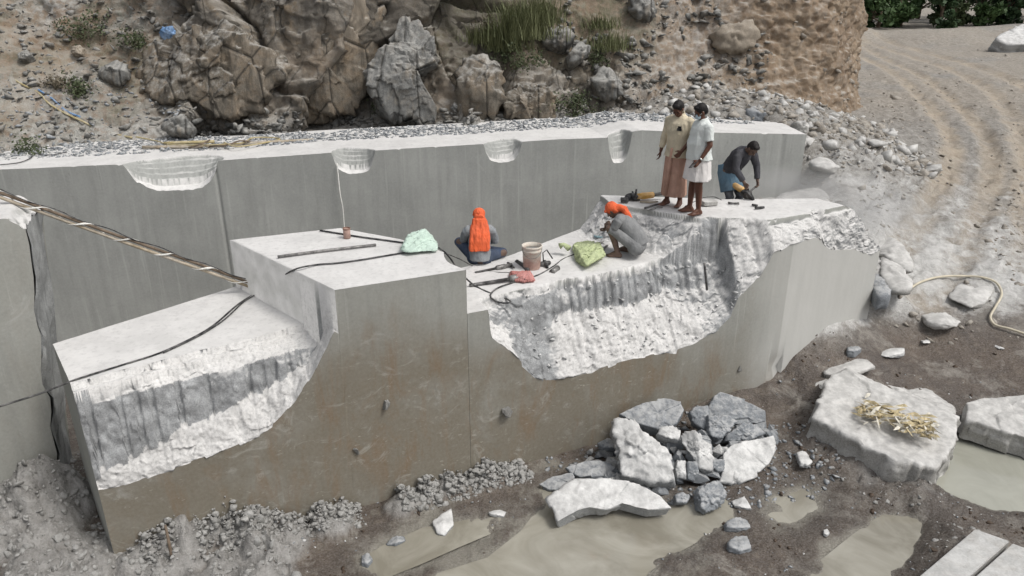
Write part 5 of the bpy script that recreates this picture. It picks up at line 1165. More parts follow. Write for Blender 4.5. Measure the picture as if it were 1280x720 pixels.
line("hose", [gpoint(x, y, .06) for x, y in hp_], .022, M_hose, "cream water hose curving over the rubble beyond the long block", "hose", 10)
# thread on the bench face
p1 = onb(422, 212); q1 = ba+bd*p1[0]-bn*.06
line("string", [(q1[0], q1[1], 3.0), (q1[0]+.02, q1[1]-.05, 2.4), (q1[0]+.05, q1[1]-.04, 2.0), (q1[0]+.03, q1[1]-.03, 1.2), (q1[0]+.03, q1[1], .4)], .012, M_white_cord, "thin white string hanging from the second notch of the bench wall", "string")
# tied pole bundle from the tall block down to the low step
A_ = np.array(at_z(323, 360, Z_LOW+.06)); B_ = np.array(at_z(0, 244, 4.10)); A2 = A_; B2 = A_+(B_-A_)*1.25; D_ = (B2-A2)/np.linalg.norm(B2-A2); sd_ = np.cross(D_, [0, 0, 1]); sd_ /= np.linalg.norm(sd_); ud_ = np.cross(sd_, D_)
bun = empty("pole_bundle", tuple(A2), label="pole bundle wrapped with white cloth, leaning down to the low step", cat="pole")
def lp(t, a, b): return tuple((B2-A2)*t+sd_*a+ud_*b)
Geo().tube([lp(t, .014*math.sin(9*t), .028) for t in np.linspace(0, 1, 14)], .020, 9).ob("bamboo_pole", M_wood, bun, True)
Geo().tube([lp(t, .0+.01*math.cos(7*t), -.028) for t in np.linspace(.005, 1, 14)], .021, 9).ob("bamboo_pole", M_bamboo, bun, True)
Geo().tube([lp(t, .03*math.sin(t*40), .060+.008*math.cos(t*40)) for t in np.linspace(.02, .99, 160)], .007, 6).ob("cable", M_black, bun, True)
g = Geo(); N_ = 620; L_b = np.linalg.norm(B2-A2); w_ = []
for i in range(N_):
    t = i/N_; a = t*L_b/.52*2*math.pi; w_.append((t, a))
V = []; F = []
for i, (t, a) in enumerate(w_):
    rr_ = .056; wd = .018+.007*math.sin(i*.13)
    for s in (-1, 1): V.append(np.array(lp(t, 0, 0))+sd_*math.cos(a)*rr_*.75+ud_*math.sin(a)*rr_+D_*s*wd)
for i in range(N_-1): F.append((2*i, 2*i+1, 2*i+3, 2*i+2))
cw = mesh_np("cloth_wrap", V, F, M_white_cord, bun, True); sm_ = cw.modifiers.new('s', 'SOLIDIFY'); sm_.thickness = .004
# steel rods and stakes
line("steel_rod", zs_([(347, 321, hi_+.01), (400, 314, hi_+.01), (470, 306, hi_+.01)]), .019, M_steel, "long steel rod lying on top of the high block", "steel rod", k=2)
tc = at_z(882, 355, 2.22); Geo().tube([tc+np.array([.03, 0, -.1]), tc+np.array([-.05, 0, .34])], .018, 7).ob("steel_rod", M_darksteel, None, True, label="short dark steel rod standing upright in the long scallop", cat="steel rod")
tc = at_z(222, 718, .05); Geo().tube([tc+np.array([0, -.05, -.1]), tc+np.array([-.05, .05, .45]), tc+np.array([-.09, .12, .62])], [.022, .02, .015], 6).ob("wooden_stake", M_wood, None, True, label="thin wooden stake standing in the slurry heap at lower left", cat="stake")
# things on the bench and the hillside
zb_ = 3.19
def bl(pts): return [tuple(at_z(x, y, z)) for x, y, z in pts]
line("bamboo_pole", bl([(178, 184, zb_), (250, 183, zb_), (330, 178, zb_), (392, 175, zb_)]), .035, M_bamboo, "long bamboo pole lying on the bench beside the gravel", "pole", k=3)
line("bamboo_pole", bl([(205, 179, zb_+.03), (240, 178, zb_+.03), (268, 177, zb_+.03)]), .035, M_yellow, "short yellow pipe lying over the bamboo on the bench", "pipe", k=3)
line("wooden_branch", bl([(236, 185, zb_), (252, 180, zb_+.1), (262, 175, zb_+.12)]), .018, M_wood, "crooked dark branch sticking up among the poles on the bench", "branch", k=4)
line("wooden_branch", bl([(262, 183, zb_), (285, 181, zb_+.06), (300, 176, zb_+.1), (318, 178, zb_)]), .016, M_wood, "bent dark branch lying across the poles on the bench", "branch", k=4)
line("rope", bl([(170, 171, zb_+.05), (195, 176, zb_), (215, 181, zb_+.02), (260, 181, zb_+.05), (300, 179, zb_+.05), (318, 172, zb_+.03), (350, 174, zb_), (300, 183, zb_+.05), (280, 178, zb_+.07)]), .016, M_yellow, "tangled yellow rope beside the poles on the bench", "rope")
line("cable", bl([(0, 206, 3.17), (25, 203, 3.17), (40, 196, 3.17), (38, 191, 3.17), (60, 194, 3.17), (84, 190, 3.17)]), .010, M_black, "thin dark wire lying on the left end of the bench top", "cable")
def hsnap(px, py, Y, up=.04):
    c = at_Y(px, py, Y)
    for _ in range(3):
        d = (Pd[:, 0]-c[0])**2+(Pd[:, 2]-c[2])**2+.02*(Pd[:, 1]-c[1])**2; j = np.argmin(d); c = at_Y(px, py, Pd[j, 1]-up)
    return tuple(c)
line("hose", [hsnap(x, y, Y, .12) for x, y, Y in [(-20, 80, 16), (0, 88, 16.2), (25, 104, 16.5), (48, 116, 16.8), (62, 130, 17), (82, 142, 17), (104, 152, 17)]]+bl([(128, 164, 3.3), (165, 172, 3.2)]), .022, M_yellow, "yellow hose running down the left hillside to the bench", "hose")
M_bluec = simple("blue_plastic", (.10, .22, .42), .6, .35, 9, .4, dust=.35)
line("hose", [hsnap(x, y, Y, .12) for x, y, Y in [(48, 112, 16.8), (66, 124, 17), (82, 138, 17), (100, 146, 17)]], .02, M_bluec, "blue hose beside the yellow one on the left hillside", "hose")
outline_rock("plastic_rag", [(200, 40), (208, 34), (216, 33), (218, 42), (210, 48), (203, 50)], ('Y', 17.35), 501, M_bluec, (.05, .05), sub=4, rough=.3, planes=2, sm=True, label="crumpled blue plastic rag on the rim of the huge left rock", cat="rag")
outline_rock("plastic_rag", [(70, 12), (76, 10), (82, 13), (78, 17), (72, 16)], ('Y', 20.2), 502, M_bluec, (.05, .05), sub=4, rough=.3, planes=2, sm=True, label="small blue rag at the top left of the hillside", cat="rag")
outline_rock("white_sack", [(688, 158), (700, 155), (706, 158), (702, 168), (690, 166)], ('Y', 18.2), 503, M_white, (.12, .12), sub=4, rough=.1, planes=3, sm=True, label="small white lump in the gravel on the bench near the third notch", cat="stone")
outline_rock("powder_heap", [(1236, 58), (1250, 46), (1275, 35), (1320, 30), (1350, 50), (1330, 66), (1250, 66)], ('p', tuple(at_z(1280, 55, 2.9)), (0, -.5, 1)), 504, M_white, (.5, .8), sub=5, rough=.05, planes=2, tilt=.2, sm=True, label="white heap of stone powder beside the far road", cat="heap")
# dry husks on the slab rock
M_husk = simple("dry_husk", (.50, .42, .26), .9, .35, 18, .3); M_husk2 = simple("pale_husk", (.60, .57, .49), .9, .25, 18, .3)
bun = empty("husk_heap", tuple(at_z(1117, 524, .66)), label="heap of dry straw coloured husks lying on the big slab rock", cat="husk heap"); rg = np.random.RandomState(3)
bl_ = np.array(bun.location)
for name, mt, n, sd in (("dry_leaves", M_husk, 150, 1), ("pale_leaves", M_husk2, 90, 2)):
    V = []; F = []
    for i in range(n):
        t = rg.rand(); px = 1078+t*88+rg.normal(0, 6); py = 508+t*32+rg.normal(0, 6); b = np.array(at_z(px, py, .66+rg.uniform(0, .10)))-bl_
        a = rg.normal(.6, .9)+(3.14 if rg.rand() < .5 else 0); l = rg.uniform(.12, .28); d_ = np.array([math.cos(a), -math.sin(a)*.8, rg.uniform(-.1, .35)]); d_ /= np.linalg.norm(d_); s_v = np.cross(d_, [0, 0, 1]); s_v = s_v/np.linalg.norm(s_v)*rg.uniform(.010, .026)
        k = len(V); V += [b-d_*l*.5, b-s_v+[0, 0, .02], b+s_v, b+d_*l*.25-s_v*.9+[0, 0, .03], b+d_*l*.25+s_v*.9, b+d_*l*.6]; F += [(k, k+1, k+2), (k+1, k+3, k+4, k+2), (k+3, k+5, k+4)]
    h = mesh_np(name, V, F, mt, bun, False)
# ------------------------------------------------------------------ people
def skinmat(name, c):
    m = Mat(name, .5, .35); n = m.noise(14, 4); m.color(m.mix(m.ramp(n, [(.3, 0), (.7, 1)]), tuple(x*.8 for x in c), tuple(x*1.2 for x in c)))
    return m
M_skin = skinmat("skin", (.115, .052, .034)).m
_d = skinmat("dusty_skin", (.13, .085, .065)); M_skind = _d.m
def cloth(name, c, dust=0.0, v=.18):
    m = Mat(name, .95, .1); n = m.noise(7, 5, .6); col = m.mix(m.ramp(n, [(.3, 0), (.7, 1)]), tuple(x*(1-v) for x in c), tuple(min(1, x*(1+v)) for x in c))
    if dust: col = m.mix(m.math('MULTIPLY', m.ramp(m.noise(4, 6, .7), [(.35, .2), (.65, 1.0)]), dust), col, (.42, .42, .41))
    m.color(col); m.bump(m.noise(11, 4, .6, vec=m.map((1.6, 1.6, .7)), dist=1.0), .55, .02); m.bump(m.noise(180, 2), .15, .003); return m.m
M_hair = simple("black_hair", (.012, .010, .010), .6, .4, 60, .4)
M_eye = simple("eye", (.02, .015, .012), .3, .1, 10, 0)
def V3(*a): return Vector(a)
def hand(g, w, d, side, curl=.5, s=1.0):
    """palm, four unequal bent fingers and a thumb; w wrist, d direction of the fingers, side = towards the thumb"""
    d = Vector(d).normalized(); side = Vector(side); side = (side-d*side.dot(d)).normalized(); pn = d.cross(side)
    w = Vector(w); pc = w+d*.045*s
    for k in (-1, -.33, .33, 1): g.capsule(w+side*k*.016*s+d*.01, w+side*k*.030*s+d*.085*s, .014*s, .012*s, 10, 3)
    for k, L in zip((.030, .010, -.010, -.029), (.072, .080, .074, .058)):
        a = w+d*.085*s+side*k*s; L *= s
        d1 = (d*math.cos(curl*.6)+pn*math.sin(curl*.6)); d2 = (d*math.cos(curl*1.5)+pn*math.sin(curl*1.5)); d3 = d*math.cos(curl*2.2)+pn*math.sin(curl*2.2)
        b = a+d1*L*.45; c = b+d2*L*.32; e_ = c+d3*L*.25
        g.capsule(a-d*.02, b, .0098*s, .0092*s, 8, 2); g.capsule(b, c, .0092*s, .0085*s, 8, 2); g.capsule(c, e_, .0085*s, .0072*s, 8, 2)
    t0 = w+d*.025*s+side*.026*s; t1 = t0+(side*.8+d*.7+pn*.3).normalized()*.040*s; t2 = t1+(side*.35+d*.9+pn*.5).normalized()*.032*s
    g.capsule(t0, t1, .014*s, .0115*s, 8, 2); g.capsule(t1, t2, .0112*s, .009*s, 8, 2)
def foot_(g, an, d, s=1.0):
    an = Vector(an); d = Vector(d).normalized(); side = d.cross(Vector((0, 0, 1))).normalized()
    heel = an-d*.045*s; heel.z = an.z-.055*s
    ball = an+d*.125*s; ball.z = an.z-.062*s
    g.capsule(an, heel, .040*s, .033*s, 12, 3); g.capsule(heel, ball+side*.012, .033*s, .027*s, 12, 3); g.capsule(an, ball, .040*s, .026*s, 12, 3); g.capsule(heel, ball-side*.022, .031*s, .024*s, 12, 3)
    for k, (o, L, r) in enumerate(((.030, .045, .015), (.012, .043, .011), (-.003, .038, .0105), (-.018, .031, .010), (-.032, .024, .0095))):
        a = ball+side*o*s; g.capsule(a, a+d*L*s-Vector((0, 0, .004)), r*s, r*.85*s, 8, 2)
def head_(g, c, fwd, up, s=1.0):
    "skull, jaw, nose, brow, lips and ears; returns the frame"
    f = Vector(fwd).normalized(); u = Vector(up); u = (u-f*u.dot(f)).normalized(); r = f.cross(u)
    M_ = Matrix((r, f, u)).transposed(); c = Vector(c)
    def at(x, y, z): return c+(r*x+f*y+u*z)*s
    g.ellip(at(0, -.012, .025), (.074*s, .092*s, .088*s), M=M_); g.ellip(at(0, .018, -.035), (.058*s, .068*s, .070*s), M=M_)
    g.capsule(at(-.022, .052, -.082), at(.022, .052, -.082), .022*s, .022*s); g.capsule(at(0, .080, .012), at(0, .102, -.026), .010*s, .016*s)
    g.capsule(at(-.035, .074, .024), at(.035, .074, .024), .013*s, .013*s); g.capsule(at(-.020, .083, -.056), at(.020, .083, -.056), .010*s, .010*s)
    for k in (-1, 1): g.ellip(at(k*.076, -.005, -.008), (.010*s, .020*s, .032*s), M=M_); g.ellip(at(k*.038, .062, -.025), (.026*s, .02*s, .024*s), M=M_)
    return at, M_
def folds(seed, amp=.010, sc=(9, 9, 4)):
    def f(co, no):
        n = fbm(co*np.array(sc)+seed, 4, seed, ridge=True)*1.3; n2 = fbm(co*3.1+seed, 2, seed+3)
        return co+no*(n*amp+n2*amp*.9)[:, None]
    return f
def body_disp(co, no): return co+no*(.0025*fbm(co*22, 2, 5))[:, None]
def ring(c, rx, ry, n=40, rot=0, pleat=0, np_=9, ph=0, tiltv=None):
    out = []
    for k in range(n):
        a = 2*math.pi*k/n; m = 1+pleat*math.sin(np_*a+ph)+pleat*.6*math.sin((np_*2+1)*a+ph*2.3)
        x, y = rx*m*math.cos(a), ry*m*math.sin(a); p = Vector((x*math.cos(rot)-y*math.sin(rot), x*math.sin(rot)+y*math.cos(rot), 0))
        if tiltv: p.z += p.x*tiltv[0]+p.y*tiltv[1]
        out.append(Vector(c)+p)
    return out
def hair_(root, at, M_, s=1.0, mat=None):
    g = Geo(); g.ellip(at(0, -.022, .036), (.082*s, .094*s, .090*s), M=M_); g.ellip(at(0, -.058, -.005), (.072*s, .055*s, .070*s), M=M_)
    g.ellip(at(0, .035, .088), (.060*s, .045*s, .030*s), M=M_)
    return g.remeshed("hair", mat or M_hair, root, .008, 2, folds(31, .006, (40, 40, 40)))
def eyes_(root, at, M_, s=1.0):
    g = Geo()
    for k in (-1, 1): g.ellip(at(k*.031, .0785, .004), (.012*s, .006*s, .006*s), 10, 6, M_)
    g.ob("eyes", M_eye, root, True)
VX = .0075
def limb(g, pts, rs):
    for a, b, ra, rb in zip(pts[:-1], pts[1:], rs[:-1], rs[1:]): g.capsule(a, b, ra, rb)
def standing(loc, rz, label, pose):
    root = empty("person", loc, rz, label=label, cat="person")
    g = Geo(); P = pose
    limb(g, [(0, 0, .93), (0, .005, 1.08), (0, .005, 1.26), (0, -.005, 1.36)], [.110, .105, .105, .070])
    g.capsule((-.075, 0, .92), (.075, 0, .92), .105, .105); g.capsule((-.13, -.01, 1.355), (.13, -.01, 1.355), .050, .050)
    g.capsule((-.06, .0, 1.24), (.06, .0, 1.24), .095, .095)
    g.capsule((0, -.01, 1.40), P['head']-Vector((0, 0, .05)), .056, .052)
    at, M_ = head_(g, P['head'], P['look'], P['hup'])
    for s in (-1, 1):
        k = P['legs'][s]; limb(g, [k[0], k[1], tuple(Vector(k[1]).lerp(Vector(k[2]), .3)), k[2]], [.084, .056, .057, .037]); foot_(g, k[2], k[3])
        a = P['arms'][s]; limb(g, [(s*.160, -.01, 1.355), a[0], a[1]], [.046, .040, .027]); hand(g, a[1], a[2], a[3], a[4])
    g.remeshed("body", P.get('skin', M_skin), root, VX, 3, body_disp)
    hair_(root, at, M_); eyes_(root, at, M_); return root, at, M_
zs2 = .002
# --- man in the cream shirt
pa = at_z(841, 257, Z_SLAB); pose = dict(head=V3(0, .085, 1.545), look=V3(.05, .80, -.62), hup=V3(0, .5, .85),
  legs={-1: [(-.085, 0, .88), (-.10, .03, .49), (-.11, -.01, .085), (-.15, 1, 0)], 1: [(.085, 0, .88), (.09, .04, .49), (.10, .03, .085), (.2, 1, 0)]},
  arms={1: [(.235, .0, 1.10), (.255, .06, .86), (.03, .12, -.98), (-.2, 1, .1), .5], -1: [(-.24, -.02, 1.10), (-.25, .05, .86), (-.02, .12, -.98), (.2, 1, 0), .6]})
rA, at, M_ = standing((pa[0], pa[1], Z_SLAB+.012), R(142), "standing man in a cream shirt and long pinkish brown lungi, head bowed", pose)
M_cream = cloth("cream_cotton", (.60, .53, .40)); M_lungi = cloth("pink_brown_cotton", (.46, .29, .225)); M_wshirt = cloth("pale_white_cotton", (.66, .69, .67), 0, .08); M_wdhoti = cloth("white_cotton", (.74, .71, .69), 0, .08)
def shirt(root, mat, sleeves, hem, arms, belly=.0, seed=1, collar=True, open_=0):
    g = Geo(); zt = 1.40
    prof = [(hem, .205+belly*.7, .165+belly*.8, .005), (hem+.10, .178+belly, .140+belly, .01+belly*.3), (1.10, .175+belly, .142+belly, .012+belly*.5), (1.22, .190, .146, .010), (1.32, .202, .135, .0), (1.385, .190, .108, -.008), (1.43, .105, .085, -.01), (1.45, .068, .066, -.008)]
    g.rings([ring((0, c, z), a, b, 36) for z, a, b, c in prof])
    for s in (-1, 1):
        a = arms[s]; pts = [Vector((s*.125, -.01, 1.365)), Vector((s*.170, -.01, 1.35)), Vector(a[0])]; e_ = Vector(a[0]); w_ = Vector(a[1])
        if sleeves == 'short': p2 = pts[1].lerp(e_, .78); g.tube([pts[0], pts[1], p2], [.072, .074, .068], 14)
        else: p3 = e_.lerp(w_, sleeves); g.tube([pts[0], pts[1], pts[1].lerp(e_, .8), e_, p3], [.070, .072, .060, .055, .046], 14)
    o = g.remeshed("shirt", mat, root, .008, 3, folds(seed, .014))
    if collar:
        c = Geo(); c.rings([ring((0, -.002, 1.435), .078, .074, 24, tiltv=(0, -.25)), ring((0, 0, 1.475), .068, .066, 24, tiltv=(0, -.3)), ring((0, 0, 1.474), .060, .058, 24, tiltv=(0, -.3)), ring((0, -.002, 1.44), .066, .062, 24, tiltv=(0, -.25))], cap=False); c.ob("collar", mat, root, True)
    return o
shirt(rA, M_cream, .80, .80, pose['arms'], .0, 2)
g = Geo(); g.rings([ring((0, .0, 1.00), .150, .120, 60), ring((0, .005, .86), .178, .140, 60, pleat=.01), ring((.0, .01, .62), .185, .150, 60, pleat=.03, np_=7), ring((.0, .01, .38), .192, .158, 60, pleat=.05, np_=7, ph=.2), ring((0, .01, .17), .205, .165, 60, pleat=.07, np_=7, ph=.5)])
g.remeshed("lungi", M_lungi, rA, .008, 2, folds(5, .007, (10, 10, 1.5)))
# front overlap hanging open
Geo().tube([(.02, .155, .95), (.035, .165, .6), (.07, .17, .20)], [.02, .032, .042], 8).ob("lungi_fold", M_lungi, rA, True)
pk = Geo().box((-.085, .158, 1.27), (.055, .012, .05)).box((-.085, .168, 1.245), (.075, .014, .04)); pk.ob("pocket_glasses", M_black, rA, label="dark glasses tucked in the shirt pocket")
wt = Geo(); wt.tube([(-.268, .105, .925), (-.27, .12, .905)], .034, 12); wt.ob("watch", M_black, rA, True)
# --- man in white
pb = at_z(868, 267, Z_SLAB); poseB = dict(head=V3(0, .05, 1.565), look=V3(.12, .86, -.45), hup=V3(0, .4, .9),
  legs={-1: [(-.085, 0, .88), (-.095, .02, .48), (-.10, -.01, .08), (-.22, 1, 0)], 1: [(.085, 0, .88), (.09, .03, .48), (.10, .04, .08), (.15, 1, 0)]},
  arms={-1: [(-.25, -.02, 1.11), (-.24, .12, .88), (-.02, .75, -.6), (.3, .5, .7), 1.0], 1: [(.245, .02, 1.12), (.22, .20, .93), (-.35, .7, -.5), (0, .6, .8), .9]})
rB, at, M_ = standing((pb[0], pb[1], Z_SLAB+.012), R(104), "standing barefoot man in white shirt, short white dhoti and face mask, holding a phone", poseB)
shirt(rB, M_wshirt, 'short', .86, poseB['arms'], .028, 3)
g = Geo(); g.rings([ring((0, .01, 1.02), .165, .145, 60), ring((0, .01, .90), .195, .170, 60, pleat=.01), ring((0, .01, .72), .215, .185, 60, pleat=.03, np_=6), ring((0, .012, .545), .235, .20, 60, pleat=.05, np_=6, ph=.5)])
g.remeshed("dhoti", M_wdhoti, rB, .008, 2, folds(7, .010, (9, 9, 2)))
g = Geo(); g.ellip(at(0, .062, -.045), (.060, .050, .050), M=M_); g.remeshed("face_mask", cloth("mask_cloth", (.50, .62, .70)), rB, .006, 2)
Geo().tube([at(-.06, .05, -.02), at(-.078, .0, .0), at(-.078, -.02, .01)], .004, 5).ob("mask_strap", M_wshirt, rB, True)
Geo().tube([(-.243, .098, .915), (-.241, .112, .897)], .036, 12).ob("watch", simple("watch_steel", (.5, .5, .48), .35, .2, 20, 0, metal=.7), rB, True)
ph_w = rB.matrix_basis.copy(); bpy.context.view_layer.update()
ph = Geo().box((0, 0, 0), (.075, .012, .15)); o = ph.ob("phone", M_black, None, False, label="dark phone held in the hand of the man in white", cat="phone"); bv = o.modifiers.new('b', 'BEVEL'); bv.width = .004; bv.segments = 2
o.matrix_world = rB.matrix_world @ Matrix.Translation((-.232, .215, .835)) @ Matrix.Rotation(R(50), 4, 'X') @ Matrix.Rotation(R(15), 4, 'Y')
# --- man with the saw, bending behind the slab
pc = at_Y(917, 262, 12.75); gz_c = 2.60; print('gz at C', gz1(pc[0], pc[1])); print("C ground", gz_c, pc)
rC = empty("person", (pc[0], pc[1], gz_c), R(-150), label="dusty man in dark shirt and blue lungi bending down with a power cutter", cat="person")
M_darkshirt = cloth("dark_dusty_shirt", (.045, .045, .055), .12); M_bluel = cloth("blue_checked_cotton", (.09, .18, .26), .2); M_dpants = cloth("dark_trousers", (.05, .055, .07), .2)
g = Geo(); hp, ch, sh_ = (0, -.18, .88), (0, .0, 1.14), (0, .12, 1.26)
limb(g, [hp, ch, sh_], [.115, .11, .075]); g.capsule((-.07, -.18, .88), (.07, -.18, .88), .10, .10); g.capsule((-.135, .11, 1.24), (.135, .11, 1.24), .052, .052)
g.capsule(sh_, (0, .22, 1.31), .056, .052); at, M_ = head_(g, (0, .265, 1.335), (.1, .62, -.72), (0, .75, .66))
armC = {-1: [(-.26, .16, 1.00), (-.22, .25, .76)], 1: [(.24, .18, 1.0), (.12, .28, .78)]}
for s in (-1, 1):
    limb(g, [(s*.085, -.22, .84), (s*.12, .0, .46), (s*.12, -.05, .33), (s*.12, -.12, .085)], [.086, .057, .057, .037]); foot_(g, (s*.12, -.12, .085), (s*.15, 1, 0))
    limb(g, [(s*.16, .11, 1.235), armC[s][0], armC[s][1]], [.048, .040, .027]); hand(g, armC[s][1], (-s*.25, .45, -.8), (-s*.3, .9, .2), 1.1)
g.remeshed("body", M_skind, rC, VX, 3, body_disp); hair_(rC, at, M_); eyes_(rC, at, M_)
g = Geo(); g.tube([(0, -.18, .88), (0, -.09, 1.02), ch, (0, .09, 1.23), (0, .16, 1.29)], [.158, .155, .160, .135, .075], 24); g.capsule((-.14, .11, 1.235), (.14, .11, 1.235), .075, .075)
for s in (-1, 1):
    a, b = Vector(armC[s][0]), Vector(armC[s][1]); g.tube([(s*.13, .11, 1.235), (s*.18, .125, 1.19), a, a.lerp(b, .85)], [.072, .070, .056, .046], 14)
g.remeshed("shirt", M_darkshirt, rC, .008, 3, folds(11, .014))
g = Geo(); g.tube([(0, -.26, .98), (0, -.22, .86), (0, -.14, .70), (0, -.08, .55)], [.15, .175, .19, .195], 30); g.remeshed("lungi", M_bluel, rC, .008, 2, folds(12, .012, (12, 12, 3)))
g = Geo()
for s in (-1, 1): g.tube([(s*.09, -.15, .70), (s*.12, .0, .46), (s*.12, -.06, .30), (s*.12, -.11, .14)], [.085, .072, .068, .056], 14)
g.remeshed("trousers", M_dpants, rC, .008, 2, folds(13, .006))
# --- squatting man
pd_ = at_z(779, 318, Z_MID+.03); zD = float(z_right(np.array([pd_[0]]), np.array([pd_[1]]), np.array([1.5]))[0][0]); print("D", pd_, zD)
rD = empty("person", (pd_[0], pd_[1], zD), R(68), label="squatting barefoot man in grey clothes with an orange cloth round his head", cat="person")
M_grey = cloth("grey_dusty_cotton", (.19, .195, .20), .35); M_orange = cloth("orange_cotton", (.74, .13, .045), .08, .12); M_greyd = cloth("grey_shorts", (.16, .165, .17), .35)
g = Geo(); hp = (0, -.21, .20); ch = (0, .0, .50); sh_ = (0, .07, .62)
limb(g, [hp, (0, -.15, .34), ch, sh_], [.12, .115, .11, .075]); g.capsule((-.075, -.21, .20), (.075, -.21, .20), .110, .110); g.capsule((-.14, .06, .60), (.14, .06, .60), .055, .055)
g.capsule(sh_, (0, .16, .68), .055, .052); at, M_ = head_(g, (0, .21, .69), (0, .70, -.70), (0, .75, .66))
legD = {-1: [(-.09, -.18, .22), (-.19, .19, .46), (-.13, .06, .085), (-.15, 1, 0)], 1: [(.09, -.18, .22), (.17, .20, .44), (.16, -.02, .085), (.25, 1, 0)]}
armD = {-1: [(-.20, .16, .40), (-.06, .24, .52)], 1: [(.19, .18, .40), (.05, .28, .40)]}
for s in (-1, 1):
    k = legD[s]; mid_ = Vector(k[1]).lerp(Vector(k[2]), .3)-Vector((0, .02, 0)); limb(g, [k[0], k[1], tuple(mid_), k[2]], [.088, .058, .058, .037]); foot_(g, k[2], k[3])
    limb(g, [(s*.168, .06, .60), armD[s][0], armD[s][1]], [.052, .042, .027]); hand(g, armD[s][1], (-s*.1, .7, -.7), (-s*.8, .3, .3), 1.0)
g.remeshed("body", M_skind, rD, VX, 3, body_disp); eyes_(rD, at, M_)
g = Geo(); g.tube([(0, -.235, .20), (0, -.17, .33), (0, -.06, .45), ch, (0, .05, .58), (0, .11, .64)], [.165, .152, .15, .15, .125, .07], 26); g.capsule((-.14, .06, .60), (.14, .06, .60), .078, .078)
for s in (-1, 1): a = Vector(armD[s][0]); g.tube([(s*.13, .06, .60), (s*.175, .07, .58), Vector((s*.18, .07, .57)).lerp(a, .6)], [.070, .070, .062], 14)
g.remeshed("shirt", M_grey, rD, .008, 4, folds(15, .008))
g = Geo(); g.capsule((-.08, -.21, .18), (.08, -.21, .18), .132, .132)
for s in (-1, 1): k = legD[s]; a, b = Vector(k[0]), Vector(k[1]); m_ = b.lerp(Vector(k[2]), .12); g.tube([a, a.lerp(b, .6), b, m_], [.105, .082, .072, .068], 16)
g.remeshed("shorts", M_greyd, rD, .008, 3, folds(16, .005))
def scarf(root, at, M_, seed, tail):
    g = Geo(); g.ellip(at(0, -.020, .042), (.090, .104, .092), M=M_); g.ellip(at(0, -.055, -.01), (.084, .065, .080), M=M_); g.capsule(at(-.055, .066, .055), at(.055, .066, .055), .024, .024); g.tube(tail[0], tail[1], 12)
    return g
g = scarf(rD, at, M_, 1, ([at(0, -.06, .0), at(0, -.12, -.04), (0, .03, .735), (.0, -.02, .66), (.01, -.08, .585)], [.06, .058, .058, .052, .03])); g.remeshed("head_scarf", M_orange, rD, .007, 2, folds(17, .009, (16, 16, 16)))
# --- seated man, back to the camera
pe = at_z(600, 331, Z_MID); rE = empty("person", (pe[0], pe[1]+.02, Z_MID+.02), R(4), label="man sitting cross-legged with his back turned, long orange cloth over head and back", cat="person")
M_gshirt = cloth("grey_blue_shirt", (.23, .25, .27), .3); M_jean = cloth("dark_blue_trousers", (.035, .055, .10), .15); M_kneep = cloth("dusty_dark_trousers", (.09, .09, .095), .3)
g = Geo(); hp = (0, 0, .11); ch = (0, .05, .38); sh_ = (0, .05, .53)
limb(g, [hp, (0, .0, .24), ch, sh_], [.13, .125, .13, .09]); g.capsule((-.08, 0, .11), (.08, 0, .11), .105, .105); g.capsule((-.155, .05, .51), (.155, .05, .51), .062, .062)
g.capsule(sh_, (0, .09, .62), .055, .052); at, M_ = head_(g, (0, .12, .68), (-.1, .85, -.5), (0, .5, .85))
legE = {-1: [(-.09, .02, .11), (-.30, .18, .28), (-.16, .40, .09), (.4, 1, 0)], 1: [(.09, .02, .11), (.36, .16, .10), (.08, .42, .085), (-1, .3, 0)]}
armE = {-1: [(-.24, .16, .32), (-.10, .34, .26)], 1: [(.235, .16, .30), (.10, .34, .24)]}
for s in (-1, 1):
    k = legE[s]; limb(g, [k[0], k[1], k[2]], [.086, .058, .038]); foot_(g, k[2], k[3])
    limb(g, [(s*.17, .05, .51), armE[s][0], armE[s][1]], [.052, .041, .027]); hand(g, armE[s][1], (-s*.3, .8, -.5), (-s*.8, .1, .5), 1.0)
g.remeshed("body", M_skind, rE, VX, 3, body_disp); eyes_(rE, at, M_)
g = Geo(); g.tube([(0, -.015, .08), (0, -.01, .22), (0, .03, .36), (0, .05, .48), (0, .06, .56)], [.168, .158, .162, .140, .07], 26); g.capsule((-.15, .05, .50), (.15, .05, .50), .080, .080)
for s in (-1, 1): a, b = Vector(armE[s][0]), Vector(armE[s][1]); g.tube([(s*.14, .05, .50), (s*.185, .06, .48), a, a.lerp(b, .7)], [.074, .074, .060, .050], 14)
g.remeshed("shirt", M_gshirt, rE, .008, 3, folds(18, .013))
g = Geo(); g.capsule((-.08, .0, .10), (.08, .0, .10), .118, .118)
for s in (-1, 1): k = legE[s]; a, b, c = map(Vector, k[:3]); g.tube([a, a.lerp(b, .55), b, b.lerp(c, .8)], [.10, .084, .074, .055], 16)
g.remeshed("trousers", M_jean, rE, .008, 3, folds(19, .007))
g = scarf(rE, at, M_, 2, ([at(0, -.05, -.02), at(0, -.10, -.06)], [.07, .07]))
g.rings([ring((0, .035, .69), .095, .060, 30, pleat=.05), ring((0, -.010, .58), .125, .058, 30, pleat=.08), ring((0, -.080, .48), .142, .050, 30, pleat=.08), ring((-.005, -.125, .38), .150, .040, 30, pleat=.08), ring((-.01, -.150, .29), .150, .034, 30, pleat=.10), ring((-.012, -.158, .25), .140, .028, 30, pleat=.14)])
g.remeshed("head_scarf", M_orange, rE, .007, 1, folds(21, .016, (14, 9, 5)))

